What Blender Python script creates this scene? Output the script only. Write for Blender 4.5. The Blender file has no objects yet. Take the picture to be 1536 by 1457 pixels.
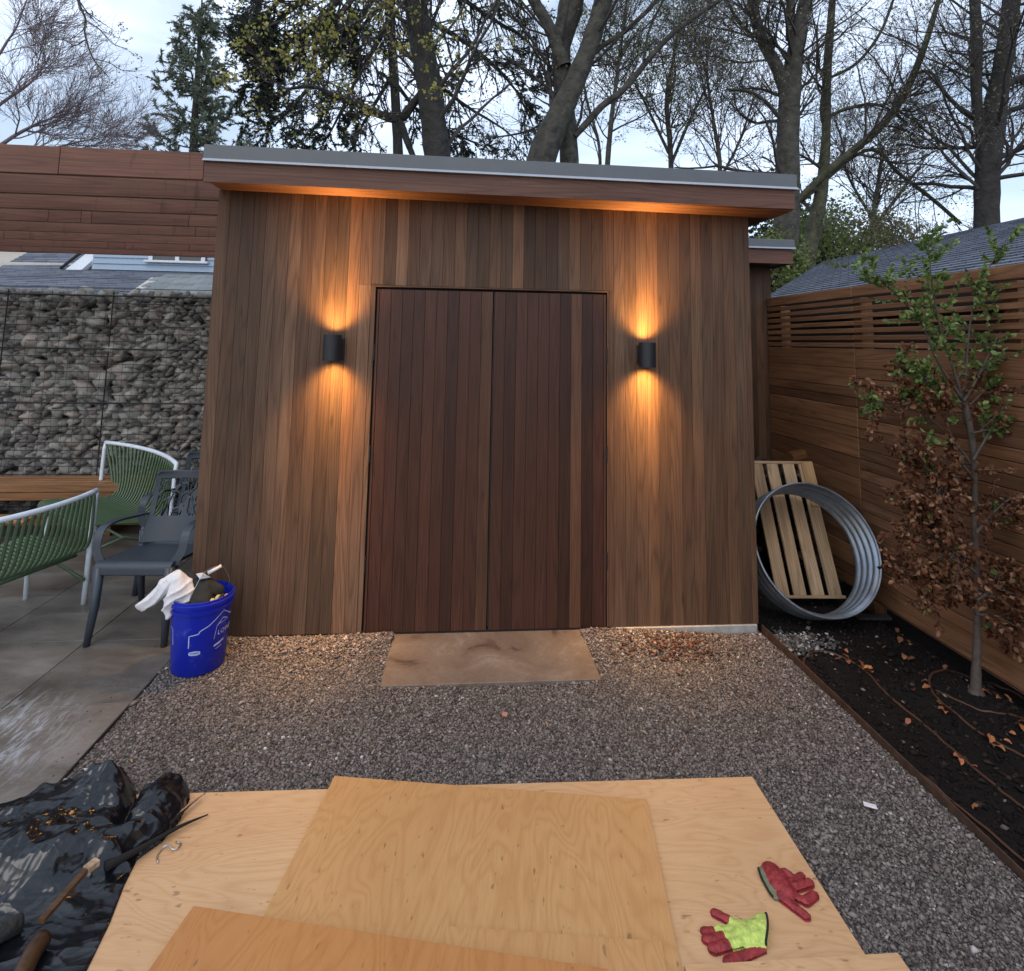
import bpy, math, random
import numpy as np
from mathutils import Matrix, Vector, noise as mnoise
rnd = random.Random(7)
rng = np.random.default_rng(7)
S = bpy.context.scene
col = S.collection

# ------------------------------------------------------------------ camera
cd = bpy.data.cameras.new('camera')
cam = bpy.data.objects.new('camera', cd)
col.objects.link(cam)
cam.matrix_world = Matrix(((0.99602607, -0.02647364, -0.08503652, 0.0),
                           (-0.08734425, -0.10373074, -0.99076279, 0.0),
                           (0.01740819, 0.99425303, -0.10563084, 1.75),
                           (0, 0, 0, 1)))
cd.sensor_fit = 'HORIZONTAL'
cd.sensor_width = 36.0
cd.lens = 20.39
cd.shift_y = -0.2004
cd.clip_start = 0.05
cd.clip_end = 600
S.camera = cam

# ------------------------------------------------------------------ world and sun
W = bpy.data.worlds.new('World')
S.world = W
W.use_nodes = True
nt = W.node_tree
bg = nt.nodes['Background']
bg.inputs[1].default_value = 0.15
sky = nt.nodes.new('ShaderNodeTexSky')
sky.sky_type = 'NISHITA'
sky.sun_disc = False
sky.sun_elevation = math.radians(24)
sky.sun_rotation = math.radians(200)
sky.air_density = 1.0
sky.dust_density = 1.5
tc = nt.nodes.new('ShaderNodeTexCoord')
mp = nt.nodes.new('ShaderNodeMapping')
mp.inputs['Scale'].default_value = (1.6, 1.6, 4.2)
mp.inputs['Rotation'].default_value = (0.25, 0.3, 0.6)
nz = nt.nodes.new('ShaderNodeTexNoise')
nz.inputs['Scale'].default_value = 1.5
nz.inputs['Detail'].default_value = 7
nz.inputs['Roughness'].default_value = 0.55
nz.inputs['Distortion'].default_value = 0.35
cr = nt.nodes.new('ShaderNodeValToRGB')
cr.color_ramp.elements[0].position = 0.40
cr.color_ramp.elements[0].color = (0.42, 0.42, 0.42, 1)
cr.color_ramp.elements[1].position = 0.60
cr.color_ramp.elements[1].color = (1, 1, 1, 1)
mx = nt.nodes.new('ShaderNodeMix')
mx.data_type = 'RGBA'
mx.inputs['B'].default_value = (6.7, 7.8, 9.7, 1)
nt.links.new(tc.outputs['Generated'], mp.inputs[0])
nt.links.new(mp.outputs[0], nz.inputs['Vector'])
nt.links.new(nz.outputs['Fac'], cr.inputs[0])
nt.links.new(cr.outputs[0], mx.inputs['Factor'])
nt.links.new(sky.outputs[0], mx.inputs['A'])
nt.links.new(mx.outputs['Result'], bg.inputs[0])

sd = bpy.data.lights.new('sun', 'SUN')
sd.energy = 0.6
sd.angle = math.radians(25)
sd.color = (1.0, 0.95, 0.88)
so = bpy.data.objects.new('sun', sd)
col.objects.link(so)
so.rotation_euler = (math.radians(38), 0, math.radians(-20))
S.view_settings.view_transform = 'Standard'
S.view_settings.look = 'None'
S.view_settings.gamma = 1.0
S.view_settings.use_curve_mapping = False
S.view_settings.exposure = 0.10

# ------------------------------------------------------------------ helpers
def tag(o, label=None, cat=None, group=None, kind=None):
    if label: o['label'] = label
    if cat: o['category'] = cat
    if group: o['group'] = group
    if kind: o['kind'] = kind
    return o

def empty(name, loc=(0, 0, 0), rz=0, label=None, cat=None, group=None, kind=None):
    o = bpy.data.objects.new(name, None)
    o.empty_display_size = 0.1
    col.objects.link(o)
    o.location = loc
    o.rotation_euler = (0, 0, rz)
    return tag(o, label, cat, group, kind)

def link(name, me, mat=None, parent=None, smooth=False, tone=None):
    if mat is not None:
        for m in (mat if isinstance(mat, (list, tuple)) else [mat]):
            me.materials.append(m)
    if smooth:
        me.polygons.foreach_set('use_smooth', [True] * len(me.polygons))
    o = bpy.data.objects.new(name, me)
    col.objects.link(o)
    if parent is not None:
        o.parent = parent
    if tone is not None:
        if not isinstance(tone, (tuple, list)): tone = (tone, tone, tone)
        o.color = (tone[0], tone[1], tone[2], 1)
    return o

def share(name, me, loc=(0, 0, 0), rot=(0, 0, 0), scale=(1, 1, 1), parent=None, tone=None):
    o = bpy.data.objects.new(name, me)
    col.objects.link(o)
    o.location = loc; o.rotation_euler = rot; o.scale = scale
    if parent is not None: o.parent = parent
    if tone is not None:
        if not isinstance(tone, (tuple, list)): tone = (tone, tone, tone)
        o.color = (tone[0], tone[1], tone[2], 1)
    return o

def np_mesh(name, V, F):
    """V (n,3); F (m,k) array of equal-size faces"""
    V = np.ascontiguousarray(V, dtype=np.float32); F = np.ascontiguousarray(F, dtype=np.int32)
    me = bpy.data.meshes.new(name)
    k = F.shape[1]
    me.vertices.add(len(V)); me.vertices.foreach_set('co', V.ravel())
    me.loops.add(F.size); me.loops.foreach_set('vertex_index', F.ravel())
    me.polygons.add(len(F))
    me.polygons.foreach_set('loop_start', np.arange(0, F.size, k, dtype=np.int32))
    me.polygons.foreach_set('loop_total', np.full(len(F), k, dtype=np.int32))
    me.update(calc_edges=True)
    return me

class MB:
    def __init__(s): s.v = []; s.f = []; s.m = []
    def add(s, vs, fs, mi=0):
        b = len(s.v); s.v += [tuple(v) for v in vs]
        for f in fs: s.f.append(tuple(b + i for i in f)); s.m.append(mi)
        return s
    def box(s, x0, x1, y0, y1, z0, z1, mi=0):
        return s.add([(x0,y0,z0),(x1,y0,z0),(x1,y1,z0),(x0,y1,z0),(x0,y0,z1),(x1,y0,z1),(x1,y1,z1),(x0,y1,z1)],
              [(0,3,2,1),(4,5,6,7),(0,1,5,4),(1,2,6,5),(2,3,7,6),(3,0,4,7)], mi)
    def bbox(s, x0, x1, y0, y1, z0, z1, b=0.003, mi=0):
        """box with chamfered edges"""
        c = [(x0, x1), (y0, y1), (z0, z1)]
        vs = []; idx = {}
        for i in (0, 1):
            for j in (0, 1):
                for k in (0, 1):
                    sg = (i, j, k)
                    for ax in range(3):
                        p = [c[a][sg[a]] + (0 if a == ax else (b if sg[a] == 0 else -b)) for a in range(3)]
                        idx[(sg, ax)] = len(vs); vs.append(p)
        fs = []
        for ax in range(3):
            for sd_ in (0, 1):
                o1, o2 = [(1, 2), (0, 2), (0, 1)][ax]
                q = []
                for (a, b_) in ((0,0),(1,0),(1,1),(0,1)):
                    sg = [0,0,0]; sg[ax] = sd_; sg[o1] = a; sg[o2] = b_
                    q.append(idx[(tuple(sg), ax)])
                fs.append(tuple(q))
        for ax in range(3):
            o1, o2 = [(1, 2), (0, 2), (0, 1)][ax]
            for a in (0, 1):
                for b_ in (0, 1):
                    A = [0,0,0]; B = [0,0,0]; A[ax] = 0; B[ax] = 1
                    for T in (A, B): T[o1] = a; T[o2] = b_
                    A = tuple(A); B = tuple(B)
                    fs.append((idx[(A,o1)], idx[(B,o1)], idx[(B,o2)], idx[(A,o2)]))
        for sg in [(i,j,k) for i in (0,1) for j in (0,1) for k in (0,1)]:
            fs.append((idx[(sg,0)], idx[(sg,1)], idx[(sg,2)]))
        s.add(vs, fs, mi); s.fix = True
        return s
    def tube(s, pts, r, n=8, cap=True, mi=0):
        pts = [Vector(p) for p in pts]; m = len(pts)
        rs = r if isinstance(r, (list, tuple)) else [r] * m
        up = Vector((0, 0, 1)); rings = []; b0 = len(s.v)
        t0 = (pts[1] - pts[0]).normalized()
        a = t0.orthogonal().normalized()
        for i, p in enumerate(pts):
            t = (pts[min(i+1, m-1)] - pts[max(i-1, 0)]).normalized()
            a = (a - t * a.dot(t)).normalized(); c = t.cross(a)
            for k in range(n):
                th = 2 * math.pi * k / n
                s.v.append(tuple(p + (a * math.cos(th) + c * math.sin(th)) * rs[i]))
        for i in range(m - 1):
            for k in range(n):
                s.f.append((b0+i*n+k, b0+i*n+(k+1)%n, b0+(i+1)*n+(k+1)%n, b0+(i+1)*n+k)); s.m.append(mi)
        if cap:
            s.f.append(tuple(b0 + k for k in reversed(range(n)))); s.m.append(mi)
            s.f.append(tuple(b0 + (m-1)*n + k for k in range(n))); s.m.append(mi)
        return s
    def prism(s, prof, fn, l0, l1, mi=0):
        """profile extruded; fn(a,b,l)->xyz"""
        n = len(prof)
        vs = [fn(a, b, l0) for a, b in prof] + [fn(a, b, l1) for a, b in prof]
        fs = [(i, (i+1) % n, n + (i+1) % n, n + i) for i in range(n)]
        fs += [tuple(reversed(range(n))), tuple(range(n, 2*n))]
        return s.add(vs, fs, mi)
    def lathe(s, prof, n=32, c=(0,0,0), mi=0):
        b0 = len(s.v); m = len(prof)
        for r, z in prof:
            for k in range(n):
                th = 2*math.pi*k/n; s.v.append((c[0]+r*math.cos(th), c[1]+r*math.sin(th), c[2]+z))
        for i in range(m-1):
            for k in range(n):
                s.f.append((b0+i*n+k, b0+i*n+(k+1)%n, b0+(i+1)*n+(k+1)%n, b0+(i+1)*n+k)); s.m.append(mi)
        return s
    def mesh(s, name):
        me = bpy.data.meshes.new(name)
        me.from_pydata(s.v, [], s.f); 
        if any(s.m): me.polygons.foreach_set('material_index', s.m)
        me.validate(); me.update()
        import bmesh
        bm = bmesh.new(); bm.from_mesh(me); bmesh.ops.recalc_face_normals(bm, faces=bm.faces); bm.to_mesh(me); bm.free()
        return me
    def build(s, name, mat, parent=None, smooth=False, tone=None):
        return link(name, s.mesh(name), mat, parent, smooth, tone)

def auto_smooth(o, deg=35):
    me = o.data
    me.polygons.foreach_set('use_smooth', [True]*len(me.polygons))
    try: me.set_sharp_from_angle(angle=math.radians(deg))
    except Exception: pass

def spline(pts, n=6):
    """Catmull-Rom through tuples of any length"""
    P = [np.array(p, float) for p in pts]
    P = [2*P[0]-P[1]] + P + [2*P[-1]-P[-2]]
    out = []
    for i in range(1, len(P)-2):
        for k in range(n):
            t = k/n; a, b, c, d = P[i-1], P[i], P[i+1], P[i+2]
            out.append(0.5*((2*b)+(-a+c)*t+(2*a-5*b+4*c-d)*t*t+(-a+3*b-3*c+d)*t**3))
    out.append(P[-2])
    return out

# ------------------------------------------------------------------ materials
def newmat(name):
    m = bpy.data.materials.new(name); m.use_nodes = True
    return m, m.node_tree, m.node_tree.nodes['Principled BSDF']
def N(t, kind, **kw):
    n = t.nodes.new(kind)
    for k, v in kw.items():
        if hasattr(n, k) and k not in n.inputs: setattr(n, k, v)
        else: n.inputs[k].default_value = v
    return n
def L(t, a, b): t.links.new(a, b)
def mixc(t, fac, a, b, mode='MIX'):
    m = t.nodes.new('ShaderNodeMix'); m.data_type = 'RGBA'; m.blend_type = mode
    for sock, v in ((m.inputs['Factor'], fac), (m.inputs['A'], a), (m.inputs['B'], b)):
        if hasattr(v, 'links') or hasattr(v, 'is_linked'): t.links.new(v, sock)
        elif isinstance(v, (int, float)): sock.default_value = v
        else: sock.default_value = (*v, 1)
    return m.outputs['Result']
def ramp(t, src, stops):
    r = t.nodes.new('ShaderNodeValToRGB')
    e = r.color_ramp.elements
    while len(e) > 1: e.remove(e[0])
    e[0].position = stops[0][0]; e[0].color = (*stops[0][1], 1)
    for p, c in stops[1:]:
        q = e.new(p); q.color = (*c, 1)
    t.links.new(src, r.inputs[0])
    return r.outputs[0]
def math_(t, op, a, b=None, c=None):
    m = t.nodes.new('ShaderNodeMath'); m.operation = op
    for i, v in enumerate((a, b, c)):
        if v is None: continue
        if isinstance(v, (int, float)): m.inputs[i].default_value = v
        else: t.links.new(v, m.inputs[i])
    return m.outputs[0]
def bump(t, b, h, strength=0.3, dist=0.01):
    n = t.nodes.new('ShaderNodeBump'); n.inputs['Strength'].default_value = strength; n.inputs['Distance'].default_value = dist
    t.links.new(h, n.inputs['Height']); t.links.new(n.outputs[0], b.inputs['Normal'])
    return n

def wood(name, dark, mid, light, axis='Z', rough=0.62, rings=17.0, stretch=0.045, scale=9.0, fibre=1.0, knots=True, bstr=0.25, stains=None):
    """sawn wood; grain runs along an object axis, every object gets its own cut; object colour sets the board's own tone"""
    m, t, b = newmat(name)
    tcn = N(t, 'ShaderNodeTexCoord'); oi = N(t, 'ShaderNodeObjectInfo')
    off = t.nodes.new('ShaderNodeCombineXYZ')
    L(t, math_(t, 'MULTIPLY', oi.outputs['Random'], 37.0), off.inputs[0])
    L(t, math_(t, 'MULTIPLY', oi.outputs['Random'], 91.0), off.inputs[1])
    L(t, math_(t, 'MULTIPLY', oi.outputs['Random'], 63.0), off.inputs[2])
    va = t.nodes.new('ShaderNodeVectorMath'); va.operation = 'ADD'
    L(t, tcn.outputs['Object'], va.inputs[0]); L(t, off.outputs[0], va.inputs[1])
    def mapped(s_across, s_along):
        mpn = t.nodes.new('ShaderNodeMapping')
        sc = [s_across]*3; sc['XYZ'.index(axis)] = s_along
        mpn.inputs['Scale'].default_value = sc
        L(t, va.outputs[0], mpn.inputs[0]); return mpn.outputs[0]
    n1 = N(t, 'ShaderNodeTexNoise', Scale=1.0, Detail=1.6, Roughness=0.4, Distortion=0.10)
    L(t, mapped(scale, scale*stretch), n1.inputs['Vector'])
    ring = math_(t, 'FRACT', math_(t, 'MULTIPLY', n1.outputs['Fac'], rings))
    ring = math_(t, 'POWER', math_(t, 'PINGPONG', math_(t, 'MULTIPLY', ring, 2.0), 1.0), 2.5)
    n2 = N(t, 'ShaderNodeTexNoise', Scale=1.0, Detail=3.0, Roughness=0.6)
    L(t, mapped(230.0*fibre, 5.0*fibre), n2.inputs['Vector'])
    n3 = N(t, 'ShaderNodeTexNoise', Scale=1.0, Detail=3.0, Roughness=0.6)
    L(t, mapped(5.0, 0.9), n3.inputs['Vector'])
    base = ramp(t, n3.outputs['Fac'], [(0.22, dark), (0.52, mid), (0.80, light)])
    c1 = mixc(t, math_(t, 'MULTIPLY', ring, 0.52), base, tuple(x*0.5 for x in dark))
    f = math_(t, 'MULTIPLY', math_(t, 'SUBTRACT', n2.outputs['Fac'], 0.5), 1.3)
    c2 = mixc(t, 1.0, c1, t_val(t, math_(t, 'ADD', f, 1.0)), 'MULTIPLY')
    if knots:
        vo = N(t, 'ShaderNodeTexVoronoi', Scale=1.0)
        L(t, mapped(6.0, 1.6), vo.inputs['Vector'])
        k = ramp(t, vo.outputs['Distance'], [(0.03, (1,1,1)), (0.09, (0,0,0))])
        c2 = mixc(t, math_(t, 'MULTIPLY', k, 0.6), c2, tuple(x*0.35 for x in dark))
    if stains:
        ge = N(t, 'ShaderNodeNewGeometry'); ms_ = t.nodes.new('ShaderNodeMapping'); ms_.inputs['Scale'].default_value = stains; L(t, ge.outputs['Position'], ms_.inputs[0])
        sn_ = N(t, 'ShaderNodeTexNoise', Scale=1.0, Detail=4.0, Roughness=0.6); L(t, ms_.outputs[0], sn_.inputs['Vector'])
        c2 = mixc(t, math_(t, 'MULTIPLY', ramp(t, sn_.outputs['Fac'], [(0.60, (0,)*3), (0.68, (1,)*3)]), 0.6), c2, tuple(x*0.45 for x in dark))
    oc = N(t, 'ShaderNodeObjectInfo')
    c3 = mixc(t, 1.0, c2, oc.outputs['Color'], 'MULTIPLY')
    L(t, c3, b.inputs['Base Color'])
    b.inputs['Roughness'].default_value = rough
    L(t, math_(t, 'ADD', math_(t, 'MULTIPLY', n2.outputs['Fac'], 0.25), rough-0.12), b.inputs['Roughness'])
    b.inputs['Specular IOR Level'].default_value = 0.35
    hh = math_(t, 'ADD', math_(t, 'MULTIPLY', n2.outputs['Fac'], 0.7), math_(t, 'MULTIPLY', ring, -0.5))
    bump(t, b, hh, bstr, 0.002)
    return m
def t_val(t, sock):
    c = t.nodes.new('ShaderNodeCombineColor')
    for i in range(3): t.links.new(sock, c.inputs[i])
    return c.outputs[0]

def plain(name, c, rough=0.5, metal=0.0, var=0.12, nscale=30.0, bstr=0.1, bdist=0.001, spec=0.5, objcol=False):
    m, t, b = newmat(name)
    tcn = N(t, 'ShaderNodeTexCoord')
    n1 = N(t, 'ShaderNodeTexNoise', Scale=nscale, Detail=5.0, Roughness=0.6)
    L(t, tcn.outputs['Object'], n1.inputs['Vector'])
    cc = ramp(t, n1.outputs['Fac'], [(0.3, tuple(x*(1-var) for x in c)), (0.7, tuple(min(1, x*(1+var)) for x in c))])
    if objcol:
        oc = N(t, 'ShaderNodeObjectInfo'); cc = mixc(t, 1.0, cc, oc.outputs['Color'], 'MULTIPLY')
    L(t, cc, b.inputs['Base Color'])
    b.inputs['Metallic'].default_value = metal
    L(t, math_(t, 'ADD', math_(t, 'MULTIPLY', n1.outputs['Fac'], 0.2), rough-0.1), b.inputs['Roughness'])
    b.inputs['Specular IOR Level'].default_value = spec
    if bstr: bump(t, b, n1.outputs['Fac'], bstr, bdist)
    return m

def island(name, stops, rough=0.8, nscale=60, spec=0.4, bstr=0.3, trans=0.0):
    """colour picked per loose piece of the mesh"""
    m, t, b = newmat(name)
    g = N(t, 'ShaderNodeNewGeometry')
    tcn = N(t, 'ShaderNodeTexCoord')
    n1 = N(t, 'ShaderNodeTexNoise', Scale=nscale, Detail=3.0)
    L(t, tcn.outputs['Object'], n1.inputs['Vector'])
    cc = ramp(t, g.outputs['Random Per Island'], stops)
    v = math_(t, 'ADD', math_(t, 'MULTIPLY', n1.outputs['Fac'], 0.7), 0.65)
    cc = mixc(t, 1.0, cc, t_val(t, v), 'MULTIPLY')
    L(t, cc, b.inputs['Base Color'])
    b.inputs['Roughness'].default_value = rough
    b.inputs['Specular IOR Level'].default_value = spec
    if bstr: bump(t, b, n1.outputs['Fac'], bstr, 0.004)
    if trans:
        tr_ = t.nodes.new('ShaderNodeBsdfTranslucent'); L(t, cc, tr_.inputs[0])
        ms = t.nodes.new('ShaderNodeMixShader'); ms.inputs[0].default_value = trans
        L(t, b.outputs[0], ms.inputs[1]); L(t, tr_.outputs[0], ms.inputs[2])
        out = [n for n in t.nodes if n.type == 'OUTPUT_MATERIAL'][0]
        L(t, ms.outputs[0], out.inputs[0])
    return m

M = {}
CL = ((0.088, 0.044, 0.024), (0.128, 0.068, 0.038), (0.172, 0.098, 0.057))
for ax in 'XYZ':
    M['clad'+ax] = wood('cedar_cladding_'+ax.lower(), *CL, axis=ax)
    M['fence'+ax] = wood('fence_cedar_'+ax.lower(), (0.175, 0.080, 0.036), (0.235, 0.112, 0.054), (0.30, 0.155, 0.082), axis=ax, scale=7)
M['door'] = wood('door_cedar', (0.052, 0.0180, 0.0098), (0.066, 0.0240, 0.0132), (0.080, 0.030, 0.018), axis='Z', rough=0.5)
M['fascia'] = wood('fascia_stained', (0.105, 0.047, 0.031), (0.14, 0.065, 0.043), (0.175, 0.087, 0.060), axis='X', rough=0.55, knots=False, rings=14, bstr=0.15)
M['rafter'] = wood('rafter_stained', stains=(14.0, 0.6, 2.2), dark=(0.135, 0.055, 0.033), mid=(0.18, 0.075, 0.046), light=(0.225, 0.10, 0.064), axis='X', rough=0.5, knots=False, rings=14, bstr=0.15)
M['bench'] = wood('bench_wood', (0.22, 0.10, 0.04), (0.32, 0.15, 0.06), (0.42, 0.21, 0.09), axis='X', rough=0.45)
M['pallet'] = wood('pallet_pine_z', (0.26, 0.165, 0.095), (0.44, 0.30, 0.18), (0.58, 0.42, 0.27), axis='Z', rough=0.7)
M['palletx'] = wood('pallet_pine_x', (0.26, 0.165, 0.095), (0.44, 0.30, 0.18), (0.58, 0.42, 0.27), axis='X', rough=0.7)
def plywood(name, lo, hi, axis):
    m, t, b = newmat(name)
    tcn = N(t, 'ShaderNodeTexCoord'); oi = N(t, 'ShaderNodeObjectInfo')
    va = t.nodes.new('ShaderNodeVectorMath'); va.operation = 'ADD'
    L(t, tcn.outputs['Object'], va.inputs[0]); L(t, t_val(t, math_(t, 'MULTIPLY', oi.outputs['Random'], 17.0)), va.inputs[1])
    def mapped(a, l):
        mpn = t.nodes.new('ShaderNodeMapping'); sc = [a]*3; sc['XYZ'.index(axis)] = l
        mpn.inputs['Scale'].default_value = sc; L(t, va.outputs[0], mpn.inputs[0]); return mpn.outputs[0]
    n1 = N(t, 'ShaderNodeTexNoise', Scale=1.0, Detail=2.5, Roughness=0.5, Distortion=0.5)
    L(t, mapped(5.0, 1.6), n1.inputs['Vector'])
    ring = math_(t, 'FRACT', math_(t, 'MULTIPLY', n1.outputs['Fac'], 20.0))
    ring = math_(t, 'POWER', math_(t, 'PINGPONG', math_(t, 'MULTIPLY', ring, 2.0), 1.0), 2.0)
    n2 = N(t, 'ShaderNodeTexNoise', Scale=1.0, Detail=4.0, Roughness=0.65)
    L(t, mapped(260.0, 14.0), n2.inputs['Vector'])
    n3 = N(t, 'ShaderNodeTexNoise', Scale=2.2, Detail=3.0); L(t, va.outputs[0], n3.inputs['Vector'])
    n4 = N(t, 'ShaderNodeTexNoise', Scale=55.0, Detail=2.0); L(t, mapped(1.0, 0.35), n4.inputs['Vector'])
    base = mixc(t, math_(t, 'MULTIPLY', math_(t, 'ADD', n3.outputs['Fac'], n1.outputs['Fac']), 0.55), lo, hi)
    c = mixc(t, math_(t, 'MULTIPLY', ring, 0.34), base, tuple(x*y for x, y in zip(lo, (0.80, 0.68, 0.56))))
    c = mixc(t, 1.0, c, t_val(t, math_(t, 'ADD', math_(t, 'MULTIPLY', n2.outputs['Fac'], 0.36), 0.82)), 'MULTIPLY')
    sp = ramp(t, n4.outputs['Fac'], [(0.68, (0,0,0)), (0.74, (1,1,1))])
    c = mixc(t, math_(t, 'MULTIPLY', sp, 0.55), c, (0.16, 0.08, 0.035))
    L(t, c, b.inputs['Base Color'])
    L(t, math_(t, 'ADD', math_(t, 'MULTIPLY', n3.outputs['Fac'], 0.25), 0.30), b.inputs['Roughness'])
    b.inputs['Specular IOR Level'].default_value = 0.45
    bump(t, b, n2.outputs['Fac'], 0.12, 0.001)
    return m
M['ply_pale'] = plywood('plywood_pale', (0.60, 0.335, 0.155), (0.72, 0.455, 0.245), 'X')
M['ply_tan'] = plywood('plywood_tan', (0.52, 0.255, 0.090), (0.64, 0.36, 0.150), 'Y')
M['ply_orange'] = plywood('plywood_orange', (0.47, 0.19, 0.055), (0.58, 0.265, 0.09), 'Y')
M['ply_edge'] = plain('plywood_edge', (0.42, 0.26, 0.13), 0.8, var=0.3, nscale=120)
M['flash'] = plain('flashing_grey', (0.115, 0.125, 0.135), 0.42, 0.0, 0.08, 8)
M['flashlip'] = plain('flashing_lip', (0.40, 0.42, 0.46), 0.3, 0.3, 0.05, 8)
M['roof'] = plain('roof_membrane', (0.06, 0.065, 0.07), 0.8)
M['dark'] = plain('dark_void', (0.012, 0.010, 0.009), 0.9)
M['black'] = plain('sconce_black', (0.014, 0.015, 0.017), 0.45, 0.0, 0.1, 60)
M['concrete'] = plain('concrete', (0.34, 0.34, 0.33), 0.85, 0, 0.25, 14, 0.4, 0.003)
M['rust'] = plain('rusty_steel', (0.075, 0.038, 0.022), 0.75, 0.2, 0.35, 25, 0.3)
M['galv'] = plain('galvanised_steel', (0.36, 0.40, 0.45), 0.38, 0.85, 0.25, 9, 0.05)
M['gstone'] = plain('gabion_stone', (0.30, 0.288, 0.255), 0.75, 0, 0.35, 18, 0.5, 0.004, objcol=True)
M['gstuff'] = island('gabion_fill', [(0.0, (0.15,0.14,0.125)), (0.5, (0.24,0.225,0.20)), (0.9, (0.31,0.29,0.265)), (1.0, (0.27,0.21,0.19))], 0.8, 18)
M['wire'] = plain('gabion_wire', (0.03, 0.03, 0.032), 0.5, 0.6)
M['greenpaint'] = plain('green_paint', (0.085, 0.135, 0.065), 0.35, 0.0, 0.08, 20, 0.02)
M['whitepaint'] = plain('white_paint', (0.80, 0.86, 0.92), 0.3, 0.0, 0.06, 20, 0.02)
M['plastic'] = plain('grey_plastic', (0.036, 0.046, 0.060), 0.38, 0.0, 0.1, 40, 0.05)
M['whitecloth'] = plain('white_cloth', (0.70, 0.68, 0.68), 0.9, 0, 0.06, 120, 0.3, 0.001)
M['blackcloth'] = plain('black_cloth', (0.012, 0.013, 0.012), 0.8, 0, 0.3, 50, 0.3, 0.001)
def bagmat():
    m, t, b = newmat('black_plastic_film'); tcn = N(t, 'ShaderNodeTexCoord')
    mpn = t.nodes.new('ShaderNodeMapping'); mpn.inputs['Rotation'].default_value = (0, 0, -0.7); mpn.inputs['Scale'].default_value = (4, 11, 8)
    nd = N(t, 'ShaderNodeTexNoise', Scale=4.0, Detail=2.0); L(t, tcn.outputs['Object'], nd.inputs['Vector'])
    va = t.nodes.new('ShaderNodeVectorMath'); va.operation = 'MULTIPLY_ADD'; L(t, nd.outputs['Color'], va.inputs[0]); va.inputs[1].default_value = (.10, .10, .10); L(t, tcn.outputs['Object'], va.inputs[2])
    L(t, va.outputs[0], mpn.inputs[0])
    v1 = N(t, 'ShaderNodeTexVoronoi', Scale=1.0); L(t, mpn.outputs[0], v1.inputs['Vector'])
    v2 = N(t, 'ShaderNodeTexVoronoi', Scale=2.7); L(t, mpn.outputs[0], v2.inputs['Vector'])
    b.inputs['Base Color'].default_value = (0.006, 0.007, 0.009, 1); b.inputs['Roughness'].default_value = 0.2; b.inputs['Specular IOR Level'].default_value = 0.55
    bump(t, b, math_(t, 'ADD', v1.outputs['Distance'], math_(t, 'MULTIPLY', v2.outputs['Distance'], 0.3)), 0.55, 0.03)
    return m
M['bag'] = bagmat()
M['oldbag'] = plain('black_plastic_film', (0.007, 0.008, 0.010), 0.22, 0, 0.2, 40, 0.6, 0.004, spec=0.5)
M['glovered'] = plain('red_rubber', (0.27, 0.024, 0.026), 0.6, 0, 0.45, 55, 0.7, 0.002)
M['gloveyellow'] = plain('yellow_green_knit', (0.50, 0.60, 0.13), 0.9, 0, 0.35, 50, 0.7, 0.002)
M['gloveblack'] = plain('glove_trim', (0.015, 0.012, 0.012), 0.8)
M['whiteplastic'] = plain('white_plastic', (0.75, 0.72, 0.72), 0.35)
M['yellowrag'] = plain('yellow_rubber', (0.55, 0.45, 0.16), 0.5, var=0.3)
M['steel'] = plain('bright_steel', (0.55, 0.55, 0.55), 0.3, 0.9)
M['drip'] = plain('brown_drip_tube', (0.085, 0.040, 0.024), 0.45)
M['siding'] = plain('blue_siding', (0.33, 0.42, 0.52), 0.6)
M['trimwhite'] = plain('white_trim', (0.72, 0.74, 0.76), 0.5)
M['creamwall'] = plain('cream_wall', (0.6, 0.55, 0.48), 0.8)
M['bark'] = plain('grey_bark', (0.062, 0.057, 0.046), 0.9, 0, 0.6, 7, 1.0, 0.06)
M['barkmoss'] = plain('mossy_bark', (0.066, 0.066, 0.038), 0.9, 0, 0.6, 7, 1.0, 0.06)
M['barkdark'] = plain('dark_bark', (0.034, 0.031, 0.028), 0.9, 0, 0.5, 7, 1.0, 0.06)
M['twig'] = plain('twig_bark', (0.060, 0.050, 0.046), 0.9, 0, 0.3, 3, 0)
M['twigpurple'] = plain('purple_twigs', (0.20, 0.155, 0.165), 0.9, 0, 0.3, 3, 0)
M['saplingbark'] = plain('sapling_bark', (0.085, 0.068, 0.056), 0.85, 0, 0.35, 30, 0.5, 0.003)
M['leafbrown'] = island('dry_beech_leaves', [(0, (0.07,0.024,0.011)), (0.35, (0.125,0.047,0.022)), (0.75, (0.19,0.085,0.042)), (1, (0.36,0.20,0.12))], 0.75, spec=0.2, trans=0.15, bstr=0)
M['leafgreen'] = island('young_green_leaves', [(0, (0.07,0.12,0.03)), (0.5, (0.13,0.20,0.05)), (1, (0.24,0.30,0.09))], 0.5, trans=0.25, bstr=0)
M['leafyellow'] = island('yellow_green_leaves', [(0, (0.20,0.22,0.05)), (0.5, (0.36,0.35,0.09)), (1, (0.46,0.33,0.10))], 0.6, trans=0.3, bstr=0)
M['leafbud'] = island('brown_buds', [(0, (0.13,0.10,0.07)), (0.5, (0.22,0.20,0.11)), (1, (0.32,0.32,0.14))], 0.7, trans=0.4, bstr=0)
M['needle'] = island('dark_needles', [(0, (0.018,0.028,0.018)), (0.6, (0.042,0.056,0.036)), (1, (0.085,0.095,0.065))], 0.7, trans=0.25, bstr=0)
M['needleblue'] = island('spruce_needles', [(0, (0.10,0.13,0.09)), (0.6, (0.18,0.21,0.15)), (1, (0.30,0.30,0.22))], 0.7, trans=0.3, bstr=0)
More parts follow.
